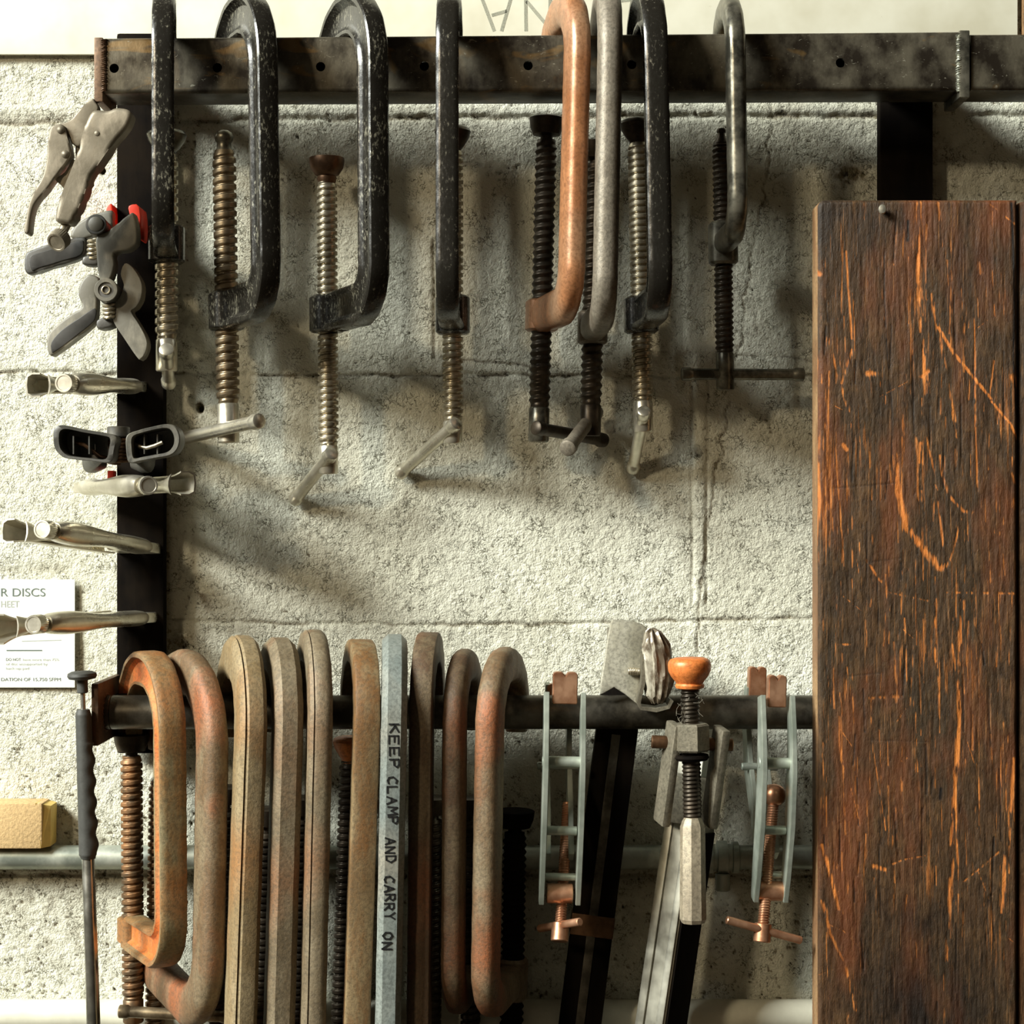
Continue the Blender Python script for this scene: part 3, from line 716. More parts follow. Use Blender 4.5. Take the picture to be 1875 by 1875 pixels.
G2 = 'large rusty C-clamps hung on the lower tube'
LO = {}
def lower(i, label, sx, ds, spx, T, top, bossy, h, b, kind, mat, scr=None, fer=2300, end=2370, handle=None, ms=None, pad='button', lean=0, bh=46, bw=.0125, Rb=.03, r=.0088, mpad='screw_dark', **kw):
    kw.setdefault('sp_y', 1500); ms = ms or ('rust_screw' if i < 3 else 'screw_dark')  # screws from the third on are darkened to stand for shaded gaps
    LO[i] = c_clamp('c_clamp', label, G2, sx, bossy, ds, spx, T, top, bh, scr, fer, end, pad, h, b, kind, M[mat], M[ms], lean=lean, r=r, pitch=.0056, boss_w=bw, Rb=Rb, mpad=M[mpad], handle=handle, **kw)
lower(1, 'orange-rusted C-clamp first from the left on the tube, short frame with its boss in view', 243, 40, 309, .100, 1194, 1702, .028, .0205, 'rib', 'rust_orange', 1384, 1828, 1872, ((222, 1852, 60), (420, 1862, 62)), mh=M['screw_brown'], bw=.0115, lean=-.4, anv=14, mweb=M['rust_web'])
lower(2, 'thick brown C-clamp second from the left, rounded bottom curving under the orange one', 285, 30, 385, .122, 1190, 1775, .034, .0205, 'round', 'rust_a', 1430, 2000, 2060, bw=.0105, pad='point', lean=1.0, Rb=.046, bd=.008, anv=12, r=.0080)
lower(3, 'widest tan C-clamp third from the left on the lower tube, running out of frame below', 392, 44, 450, .112, 1164, 2040, .037, .0215, 'seam', 'rust_b', 1480, lean=2.0, anv=14, r=.0080)
lower(4, 'grey-brown flat-faced C-clamp between the widest tan one and the tall slim one', 470, 44, 519, .108, 1168, 2080, .030, .0210, 'oct', 'rust_c', 1520, lean=1.6, anv=14, r=.0080)
lower(5, 'tallest slim grey C-clamp with a forging seam, fifth on the lower tube', 540, 44, 579, .112, 1154, 2045, .027, .0180, 'seam', 'rust_c', 1500, lean=1.3, anv=14, r=.0080)
lower(6, 'flat ochre bar C-clamp with an orange lump behind it, left of the lettered clamp', 617, 44, 662, .112, 1172, 2085, .018, .0190, 'bar', 'rust_e', 1392, lean=1.9, pad='bulb', mpad='orange_pad', anv=14, r=.0080)
lower(7, 'blue-grey C-clamp with KEEP CLAMP AND CARRY ON written down its face in black marker', 703, 44, 716, .114, 1163, 2050, .026, .0190, 'oct', 'blue_grey', 1500, lean=1.15, anv=14, r=.0080)
lower(8, 'dark brown C-clamp half in shade just right of the lettered clamp', 788, 44, 770, .096, 1160, 2085, .024, .0170, 'bar', 'rust_d', 1500, lean=.5, anv=14, r=.0080)
lower(9, 'shaded brown C-clamp ninth on the tube, rounded end low in view', 862, 44, 831, .088, 1190, 1790, .026, .0180, 'round', 'rust_d', 1500, 2000, 2060, lean=.4, Rb=.034, bw=.0115, anv=14, r=.0080)
lower(10, 'reddish-brown rounded C-clamp last on the tube, black screw showing at its right', 938, 44, 893, .092, 1187, 1792, .028, .0205, 'round', 'rust_a', 1524, 2000, 2060, lean=1.0, ms='post', mpad='post', bh=76, bw=.0120, Rb=.034, r=.0098, anv=14, tk='v')

# handwriting on the blue-grey clamp (strokes on its flat front face)
root, Mx, T7, h7, b7, a7 = LO[7]
LET = {'K': [[(0, 0), (0, 1)], [(.7, 1), (0, .45)], [(.15, .55), (.75, 0)]], 'E': [[(.7, 1), (0, 1), (0, 0), (.7, 0)], [(0, .5), (.55, .5)]],
       'P': [[(0, 0), (0, 1), (.5, 1), (.7, .8), (.5, .5), (0, .45)]], 'C': [[(.7, .9), (.4, 1), (.05, .6), (.1, .15), (.4, 0), (.72, .1)]],
       'L': [[(0, 1), (0, 0), (.65, 0)]], 'A': [[(0, 0), (.38, 1), (.75, 0)], [(.12, .35), (.6, .35)]], 'M': [[(0, 0), (.1, 1), (.42, .35), (.75, 1), (.85, 0)]],
       'N': [[(0, 0), (.02, 1), (.68, 0), (.7, 1)]], 'D': [[(0, 0), (0, 1), (.45, .95), (.72, .5), (.45, .02), (0, 0)]],
       'R': [[(0, 0), (0, 1), (.5, 1), (.68, .78), (.5, .52), (0, .48)], [(.25, .5), (.72, 0)]], 'Y': [[(0, 1), (.38, .5), (.72, 1)], [(.38, .5), (.38, 0)]],
       'O': [[(.35, 0), (.02, .3), (.05, .8), (.38, 1), (.7, .75), (.68, .25), (.35, 0)]]}
inv = Mx.inverted(); mb = MB(); uface = T7 + h7 / 2 * 1.013 + .00012
dF = 44 + (T7 + h7 / 2) * 1000 * math.cos(a7)
def face_pt(px, py):
    q = inv @ P(px, py, dF); return q.y, q.z
words = [('KEEP', 1326, 1412, 722), ('CLAMP', 1422, 1514, 718), ('AND', 1534, 1584, 715), ('CARRY', 1604, 1688, 713), ('ON', 1707, 1744, 709)]
for wd, y0, y1, xc in words:
    step = (y1 - y0) / len(wd); capw = 17
    for i, ch in enumerate(wd):
        for st in LET[ch]:
            pts = []
            jx = random.uniform(-1.2, 1.2)
            for (lx, ly) in st:
                px = xc - capw / 2 + ly * capw + jx; py = y0 + (i + lx * .95) * step
                v_, w_ = face_pt(px, py); pts.append(Vector((uface, v_, w_)))
            for p_, q_ in zip(pts[:-1], pts[1:]):
                t_ = (q_ - p_).normalized(); nn = Vector((0, t_.z, -t_.y)) * .00062; e = t_ * .0004
                th = Vector((.00012, 0, 0))
                vs = [p_ - e - nn, q_ + e - nn, q_ + e + nn, p_ - e + nn]
                vs += [v + th for v in vs]
                mb.add(vs, [(0, 1, 2, 3), (4, 5, 6, 7), (0, 1, 5, 4), (1, 2, 6, 5), (2, 3, 7, 6), (3, 0, 4, 7)])
mb.build('marker_lettering', M['marker'], root, local=True, label='KEEP CLAMP AND CARRY ON in black marker')

# worn raised letters in the recessed sides of three ribbed clamps
def raised(entry, s, y0, y1, mat, ds=47):
    root, Mx, T, h, b, a = entry
    cu = bpy.data.curves.new('t', 'FONT'); cu.body = s; cu.size = 1; cu.extrude = .06
    ob = bpy.data.objects.new('t', cu); COL.objects.link(ob); bpy.context.view_layer.update()
    me = mesh_from_eval(ob); bpy.data.objects.remove(ob)
    xs = [v.co.x for v in me.vertices]; x0, x1 = min(xs), max(xs); inv = Mx.inverted()
    zt = (inv @ P(0, y0, ds + 80)).z; zb = (inv @ P(0, y1, ds + 80)).z
    for v in me.vertices:
        x, yv, zv = v.co
        v.co = Vector((T - h * .16 + yv * h * .36, -(b / 2 * .35) - zv * .010, zt + (x - x0) / (x1 - x0) * (zb - zt)))
    me.materials.append(mat); q = bpy.data.objects.new('raised_lettering', me); COL.objects.link(q); q.parent = root; ROOT[q] = ROOT[root]
raised(UP[3], 'AMERICA', 345, 430, M['black2'])

# small twist of wire under the third clamp's boss
mb = MB(); pts = [P(628 + 14 * math.cos(i * .45) * (.4 + i / 24), 600 + 6 * math.sin(i * .45), 66 + i * .5) for i in range(20)]
mb.add(*tube(pts, .0004, 6)); o = mb.build('wire_twist', M['screw_dark']); tag(o, 'tiny curl of dark wire stuck under the boss of the low-padded clamp', 'wire')

# ------------------------------------------------------------------ LOCKING PLIERS seen flat, upper left
zx = lambda pts: [(x / 4.1667, 150 + y / 4.1667) for x, y in pts]
z2 = lambda pts: [(x / 4.1667, 500 + y / 4.1667) for x, y in pts]
lp = thing('locking_pliers', 'dusty grey locking pliers hanging flat from the end plate, handles pointing down left', 'pliers', P(190, 250, 100))
mb = MB(); mb.add(*prism(zx([(715, 135), (660, 180), (600, 240), (545, 300), (450, 335), (410, 362), (420, 390), (520, 400), (560, 480), (620, 495), (660, 400), (700, 300), (745, 250), (760, 200), (735, 160)]), 100, 109, .0015)); mb.build('jaw', M['dust_steel'], lp)
mb = MB(); mb.add(*prism(zx([(740, 232), (840, 238), (900, 215), (985, 225), (1020, 260), (1012, 310), (975, 380), (880, 490), (790, 620), (715, 730), (690, 800), (650, 910), (605, 1010), (565, 1090), (510, 1092), (442, 1070), (455, 980), (490, 880), (520, 800), (580, 650), (625, 520), (655, 400), (690, 290)]), 97, 116, .0048, 4)); fh = mb.build('fixed_handle', M['dust_steel'], lp)
mb = MB(); mb.add(*prism(zx([(400, 370), (440, 338), (500, 345), (530, 440), (556, 560), (530, 620), (450, 720), (395, 800), (320, 890), (275, 960), (252, 1050), (240, 1150), (222, 1170), (200, 1150), (215, 1060), (238, 930), (280, 850), (345, 720), (372, 600), (385, 470)]), 99, 113, .0030, 4)); lv = mb.build('lever', M['dust_steel'], lp)
mb = MB(); mb.add(*prism(zx([(430, 745), (500, 690), (560, 590), (575, 650), (540, 760), (505, 825), (470, 790)]), 103, 107, .0006)); mb.build('link', M['dust_steel'], lp)
mb = MB()
for q in ((458, 362), (493, 548), (742, 395)):
    c = P(q[0] / 4.1667, 150 + q[1] / 4.1667, 115); mb.add(*lathe((c.x, -.108, c.z), (c.x, -.118, c.z), [(0, .0032), (.0065 if q[0] > 700 else .0055, .0030), (.0085 if q[0] > 700 else .0068, .0018), (.009 if q[0] > 700 else .0071, .0003)], 20))
mb.build('rivet', M['dust_steel'], lp)
mb = MB(); A = P(508 / 4.1667, 150 + 1080 / 4.1667, 106); B = P(460 / 4.1667, 150 + 1180 / 4.1667, 110); mb.add(*cyl(A, B, .0038)); rd = mb.build('adjusting_rod', M['screw'], lp)
mb = MB(); c = P(452 / 4.1667, 150 + 1205 / 4.1667, 112); t_ = Vector((-.3, -.75, -.55)).normalized()
def knurl(p, t, r, L, n=60):
    x, y_, a_ = frame_of(t); rings = []
    for s_, rr, kn in ((0, .8, 0), (.08, 1, 1), (.8, 1, 1), (.9, .95, 0), (.9, .78, 0), (.86, .74, 0), (.86, .05, 0)):
        rings.append([p + a_ * (s_ * L) + (x * math.cos(2 * PI * j / n) + y_ * math.sin(2 * PI * j / n)) * r * (rr - (.05 if kn and j % 2 else 0)) for j in range(n)])
    return loft(rings)
mb.add(*knurl(c - t_ * .005, t_, .0078, .011)); mb.build('adjusting_knob', M['dust_steel'], lp)
mb = MB(); mb.add(*prism(zx([(580, 470), (606, 455), (618, 520), (600, 600), (585, 600)]), 101, 105, .0005)); mb.build('release_spring', M['dust_steel'], lp)

# ------------------------------------------------------------------ locking pliers seen from the handle end
def pliers(label, jaw, knob, mat, side, lever_px, body=(17, 21, 15), tilt=0, cup=1.0, twist=0, hw=None):
    """jaw, knob: (px,py,depth); side -1 lever to the left of the knob"""
    A = P(*jaw); B = P(*knob)
    root = thing('locking_pliers', label, 'pliers', A, group='locking pliers gripping the left post')
    ax = (B - A).normalized(); L = (B - A).length
    sp = Vector((side, 0, 0)); sp = (sp - ax * sp.dot(ax)).normalized(); up = ax.cross(sp).normalized()
    if up.z < 0: up = -up
    # fixed handle: superellipse tube from jaw to knob, bellied in the middle
    rings = []; N = 22
    for i in range(N + 1):
        t = i / N
        hh = (.0058 + .0026 * math.exp(-((t - .78) / .26) ** 2) + .0006 * math.sin(t * 9)) * (1 if t < .97 else .88)
        ww = (.0085 + .0035 * math.exp(-((t - .3) / .25) ** 2)) * (1 if t < .97 else .85)
        if t < .06: hh *= .7 + 5 * t; ww *= .7 + 5 * t
        c = A + ax * (L * t * .93) + sp * (.004 * math.sin(t * PI) * -1)
        ring = []
        for j in range(20):
            q = 2 * PI * j / 20; cc, ss = math.cos(q), math.sin(q)
            ring.append(c + up * (math.copysign(abs(cc) ** .8, cc) * hh) + sp * (math.copysign(abs(ss) ** .8, ss) * ww))
        rings.append(ring)
    mb = MB(); mb.add(*loft(rings)); mb.build('fixed_handle', mat, root)
    # jaws straddle the post edge
    mb = MB(); mb.add(*rbox(A - ax * .004 + sp * .000, ax, sp, up, .009, .0062, .0042, .0015)); mb.build('jaw', mat, root)
    mb = MB(); mb.add(*rbox(A + ax * .012 + sp * .017, (ax - sp * .35).normalized(), (sp + ax * .35).normalized(), up, .016, .0055, .0038, .0015)); mb.build('jaw', mat, root)
    # lever: shallow channel along the open side with a flared lip
    Lp = P(*lever_px); rings = []; rings2 = []
    S0 = A + ax * .022 + sp * .020
    mid = S0.lerp(Lp, .55) + sp * .006
    for i in range(17):
        t = i / 16; c = S0.lerp(mid, t).lerp(mid.lerp(Lp, t), t)
        fl = 1 + .45 * cup * max(0, (t - .8) / .2) ** 1.5 if t > .8 else 1
        hh = .0064 * fl; tk = .0012; dp = .0062
        outl = [(hh, -dp), (hh, dp * .2), (hh * .8, dp * .85), (hh * .3, dp), (-hh * .3, dp), (-hh * .8, dp * .85), (-hh, dp * .2), (-hh, -dp)]
        inl = [(-hh + tk, -dp), (-hh + tk, dp * .1), (-hh * .7 + tk * .3, dp * .7), (0, dp - tk), (hh * .7 - tk * .3, dp * .7), (hh - tk, dp * .1), (hh - tk, -dp)]
        rings.append([c + up * u_ + sp * w_ for u_, w_ in outl + inl])
    mb = MB(); mb.add(*loft(rings)); mb.build('lever', mat, root)
    # release lever, small curled tab between
    R0 = S0.lerp(Lp, .35) - sp * .004; R1 = Lp.lerp(B, .42) - ax * .004; rings = []
    for i in range(12):
        t = i / 11; c = R0.lerp(R1, t) + sp * (.003 * math.sin(t * PI)); hh = .0040 + .0042 * max(0, t - .6) / .4; tk = .0008
        rings.append([c + up * (hh * math.cos(q)) + sp * (tk * math.sin(q) + .002 * math.cos(q) ** 2) for q in [2 * PI * j / 14 for j in range(14)]])
    mb = MB(); mb.add(*loft(rings)); mb.build('release_lever', mat, root)
    mb = MB(); mb.add(*cyl(B - ax * .018, B - ax * .004, .0046)); mb.build('adjusting_rod', mat, root)
    vd = (ax * .75 + Vector((0, -1, 0)) * .5).normalized()
    mb = MB(); mb.add(*knurl(B - vd * .006, vd, .0072, .013)); mb.build('adjusting_knob', M['nickel'], root)
    # slot in the handle
    mb = MB(); c = A.lerp(B, .52) - sp * .0125; c = A + ax * (L * .5) + Vector((0, -.0, 0))
    return root
pliers('bright locking pliers gripping the left post between the spring clamps and the T-handle tip', (247, 708, 28), (122, 702, 128), M['nickel'], -1, (60, 705, 118))
pliers('pale locking pliers whose knob faces right of the post, below the open spring clamp', (158, 893, 28), (270, 889, 128), M['nickel'], 1, (345, 885, 118))
pliers('bright locking pliers above the printed sheet, sloping down to the right', (268, 1003, 28), (84, 970, 134), M['nickel'], -1, (14, 972, 124))
pliers('locking pliers in front of the printed sheet, lowest on the left post', (262, 1131, 28), (68, 1143, 134), M['nickel'], -1, (-4, 1152, 124), cup=1.8)

# ------------------------------------------------------------------ SPRING CLAMPS
def bodied(name, pts, d0, d1, mat, parent, bev=.0016): 
    mb = MB(); mb.add(*prism(pts, d0, d1, bev)); return mb.build(name, mat, parent)
sc1 = thing('spring_clamp', 'black spring clamp with red pads biting the left post under the flat pliers', 'spring clamp', P(210, 440, 50))
ha = bodied('handle', zx([(205, 1330), (250, 1290), (400, 1245), (560, 1205), (650, 1190), (672, 1240), (655, 1330), (560, 1380), (400, 1425), (270, 1468), (225, 1472), (200, 1430)]), 46, 58, M['black_plastic'], sc1, .002)
bodied('hollow', zx([(230, 1345), (270, 1315), (420, 1270), (600, 1215), (640, 1225), (620, 1320), (480, 1365), (300, 1420), (245, 1440)]), 56, 58.8, M['trough'], ha, .0005)  # flat dark plate stands for the shade inside the handle
bodied('jaw', zx([(548, 1190), (575, 1115), (630, 1065), (730, 1015), (860, 985), (868, 1060), (868, 1130), (800, 1150), (700, 1190), (630, 1215)]), 44, 56, M['grey_plastic'], sc1, .0035)
bodied('pad', zx([(858, 965), (888, 965), (892, 1120), (868, 1118), (840, 1080), (842, 1000)]), 8, 40, M['red'], sc1, .0012)
bodied('pad', zx([(1010, 968), (1092, 975), (1100, 1190), (1072, 1205), (1045, 1120), (1020, 1040)]), 28, 56, M['red'], sc1, .0015)
bodied('jaw', zx([(925, 1085), (1020, 1008), (1045, 1050), (1058, 1120), (1060, 1220), (1035, 1265), (985, 1295), (885, 1318), (890, 1400), (868, 1490), (835, 1540), (785, 1538), (762, 1420), (752, 1300), (752, 1190), (830, 1155), (880, 1120)]), 58, 74, M['grey_plastic'], sc1, .005)
c0 = P(752 / 4.1667, 150 + 1090 / 4.1667, 66)
mb = MB(); mb.add(*cyl((c0.x, -.046, c0.z - .004), (c0.x, -.0755, c0.z - .001), .0082, n=32)); hb = mb.build('pivot', M['black_plastic'], sc1)
mb = MB(); mb.add(*lathe((c0.x, -.074, c0.z - .001), (c0.x, -.0765, c0.z - .001), [(0, .0058), (.0022, .0058), (.0025, .0054)], 24)); mb.build('pivot_cap', M['grey_plastic'], hb)
A = P(718 / 4.1667, 150 + 1195 / 4.1667, 64); B = P(712 / 4.1667, 150 + 1345 / 4.1667, 62)
mb = MB(); mb.add(*coil(A, B, .0042, .0013, 4.6)); mb.build('spring', M['screw'], sc1)
bodied('spring_seat', zx([(648, 1345), (700, 1335), (765, 1345), (765, 1400), (700, 1408), (645, 1398)]), 52, 66, M['black_plastic'], sc1)

sc2 = thing('spring_clamp', 'grey-black spring clamp with splayed handles just below the red-padded one', 'spring clamp', P(205, 545, 50))
bodied('handle', z2([(775, 90), (760, 40), (700, 15), (655, 45), (618, 110), (614, 180), (640, 265), (560, 320), (470, 385), (400, 450), (374, 510), (376, 580), (392, 628), (430, 628), (560, 530), (715, 410), (745, 330), (755, 220), (748, 160)]), 44, 58, M['grey_plastic'], sc2, .004)
bodied('handle', z2([(935, 15), (965, -60), (1010, -50), (1065, 20), (1098, 100), (1090, 200), (1050, 270), (1015, 300), (1060, 375), (1110, 460), (1138, 540), (1120, 620), (1088, 660), (1062, 650), (960, 500), (885, 385), (870, 300), (845, 215), (885, 235), (935, 180), (960, 100)]), 50, 66, M['grey_plastic'], sc2, .005)
bodied('hollow', z2([(395, 530), (470, 440), (600, 350), (725, 270), (730, 340), (690, 395), (540, 510), (420, 600), (398, 600)]), 56, 58.6, M['trough'], sc2, .0005)  # dark plate again, painted shade of the open handle
c0 = P(830 / 4.1667, 500 + 140 / 4.1667, 66)
mb = MB(); mb.add(*cyl((c0.x, -.042, c0.z - .003), (c0.x, -.0755, c0.z), .0092, n=32)); hb = mb.build('pivot', M['black_plastic'], sc2)
mb = MB(); pr = [(.0 , .0092), (.0016, .0092), (.002, .0088), (.002, .0062), (.0004, .0058), (.0002, .0005)]
mb.add(*lathe((c0.x, -.0745, c0.z), (c0.x, -.09, c0.z), pr, 32)); mb.build('pivot_cap', M['grey_plastic'], hb)
mb = MB(); mb.add(*coil((c0.x, -.0755, c0.z), (c0.x, -.0765, c0.z), .0030, .0007, 1.6)); mb.build('spring_end', M['screw'], hb)
A = P(832 / 4.1667, 500 + 228 / 4.1667, 66); B = P(838 / 4.1667, 500 + 350 / 4.1667, 64)
mb = MB(); mb.add(*coil(A, B, .0042, .0013, 4)); mb.build('spring', M['screw'], sc2)
bodied('spring_seat', z2([(755, 375), (800, 350), (870, 350), (885, 405), (820, 430), (762, 432)]), 44, 62, M['black_plastic'], sc2)

sc3 = thing('spring_clamp', 'black spring clamp pointing at the viewer, two ribbed hollow handles spread sideways', 'spring clamp', P(215, 830, 60))
def trough(name, pts, d0, d1, wall, rings_inner, mat):
    o = bodied(name, pts, d0, d1, mat, sc3, .003)
    return o
def rim_handle(pts, cx, cy, k, d0, d1):
    """dish: outer wall, rim, recessed floor"""
    pts = smooth_poly([Vector((p[0], p[1])) for p in pts], 4); rr = []
    for s_, d in ((.93, d0), (1.0, d0 + 4), (1.03, d1 - 3), (1.02, d1 - .6), (.985, d1), (k, d1 - .2), (k * .96, d1 - 2), (k * .93, d0 + 5), (k * .5, d0 + 4)):
        w = []
        for p in pts:
            q = P(cx + (p.x - cx) * s_, cy + (p.y - cy) * s_, d1); w.append(Vector((q.x, -d / 1000, q.z)))
        rr.append(w)
    return loft(rr)
cL = (640 / 4.1667, 500 + 1320 / 4.1667); cR = (1170 / 4.1667, 500 + 1290 / 4.1667)
mb = MB(); mb.add(*rim_handle(z2([(412, 1215), (440, 1170), (500, 1165), (640, 1195), (800, 1222), (880, 1250), (870, 1350), (840, 1440), (700, 1432), (560, 1418), (480, 1400), (420, 1330)]), *cL, .84, 96, 122)); h1 = mb.build('handle', M['black_plastic'], sc3)
mb = MB(); mb.add(*rim_handle(z2([(972, 1240), (1060, 1200), (1180, 1170), (1270, 1155), (1335, 1175), (1368, 1250), (1355, 1330), (1300, 1385), (1180, 1410), (1060, 1432), (985, 1440), (965, 1340)]), *cR, .82, 96, 124)); h2 = mb.build('handle', M['black_plastic'], sc3)
for (hh, c, xs_) in ((h2, cR, (1100, 1200)), (h1, cL, (560, 680))):
    mb = MB()
    for x_ in xs_:
        a = P(x_ / 4.1667, 500 + (1215 if hh is h2 else 1230) / 4.1667, 118); b = P(x_ / 4.1667, 500 + 1395 / 4.1667, 118)
        mb.add(*box(((a.x + b.x) / 2, -.110, (a.z + b.z) / 2), .0006, .008, abs(a.z - b.z) / 2 * .85, .0002, 1))
    mb.build('rib', M['black_plastic'], hh)
mb = MB(); mb.add(*tube([P(x / 4.1667, 500 + y_ / 4.1667, d) for x, y_, d in ((975, 1300, 104), (1020, 1295, 112), (1070, 1325, 116), (1120, 1335, 118), (1180, 1318, 119), (1240, 1292, 119))], .0016, 10)); mb.build('spring_arm', M['screw'], h2)
mb = MB(); mb.add(*tube([P(x / 4.1667, 500 + y_ / 4.1667, d) for x, y_, d in ((560, 1290, 112), (640, 1310, 112), (700, 1350, 110), (760, 1400, 106), (820, 1415, 100))], .0016, 10)); mb.build('spring_arm', M['brown_steel'], h1)
A = P(905 / 4.1667, 500 + 1265 / 4.1667, 96); B = P(905 / 4.1667, 500 + 1450 / 4.1667, 96)
mb = MB(); mb.add(*coil(A, B, .0072, .0016, 7)); mb.build('spring', M['brown_steel'], sc3)
mb = MB(); a = P(905 / 4.1667, 500 + 1172 / 4.1667, 96); mb.add(*cyl((a.x, a.y, a.z), (a.x, a.y, a.z - .008), .0088)); mb.add(*cyl(A, B, .004)); mb.build('pivot', M['black_plastic'], sc3)
mb = MB()
for side, dx in (('l', -1), ('r', 1)):
    pts = [P(905 / 4.1667 + dx * u_ / 4.1667, 500 + (1320 + v_) / 4.1667, d) for u_, v_, d in ((60, 0, 92), (170, 60, 78), (230, 110, 58), (180, 130, 36), (105, 130, 26))]
    rings = []
    for i, p in enumerate(pts):
        r_ = (.006, .0085, .0085, .007, .004)[i]; t_ = (pts[min(i + 1, 4)] - pts[max(i - 1, 0)]).normalized(); x = Vector((0, 0, 1)); y_ = t_.cross(x).normalized()
        rings.append([p + x * (math.cos(q) * r_ * 1.15) + y_ * (math.sin(q) * r_ * .6) for q in [2 * PI * j / 16 for j in range(16)]])
    m2 = MB(); m2.add(*loft(rings)); m2.build('jaw', M['black_plastic'], sc3)
for px_ in (205, ):
    c = P(px_, 871, 24); m2 = MB(); m2.add(*box(c, .0025, .006, .004, .001)); m2.build('pad', M['red'], sc3)
    
# ------------------------------------------------------------------ long rod tool at the far left
A = P(150, 1228, 105); B = P(178, 2080, 105)
rt = thing('pull_rod', 'long chromed rod with black finger-grip sleeve and round top knob, far left', 'tool', P(150, 1240, 118))
ax = (B - A).normalized()
kk = K(118)
def at(py): 
    t = (py - 1228) / (2080 - 1228); return A.lerp(B, t)
mb = MB(); mb.add(*lathe(at(1228), B, [(0, .001), (.0006, .008), (.002, .0108), (.0042, .0112), (.0062, .0100), (.0072, .005)], 36)); kb = mb.build('top_knob', M['rubber'], rt)
mb = MB(); mb.add(*cyl(at(1242), at(1269), .0042)); mb.build('knob_stem', M['rubber'], kb)
mb = MB(); mb.add(*cyl(at(1266), at(1306), .0019)); mb.build('thin_rod', M['chrome'], rt)
rings = []; x = Vector((1, 0, 0)); yv = ax.cross(x).normalized(); n = 28
for i in range(121):
    py = 1299 + (1572 - 1299) * i / 120; c = at(py)
    wave = 0
    if py > 1360: wave = .00105 * math.cos((py - 1392) / 38.5 * 2 * PI) + .0008
    r0 = .0060 + .0008 * (i / 120)
    if i < 4: r0 *= .8 + .05 * i
    if i > 117: r0 *= .97 - .06 * (i - 117)
    ring = []
    for j in range(n):
        q = 2 * PI * j / n; e = wave * max(0, math.cos(q)) ** .7
        ring.append(c + x * (math.cos(q) * (r0 + e)) + yv * (math.sin(q) * r0))
    rings.append(ring)
mb = MB(); mb.add(*loft(rings)); mb.build('grip', M['rubber'], rt)
mb = MB(); mb.add(*lathe(at(1569), B, [(0, .0044), (.001, .0048), (.1, .0052), ((B - at(1569)).length, .0052)], 32)); mb.build('shaft', M['chrome'], rt)

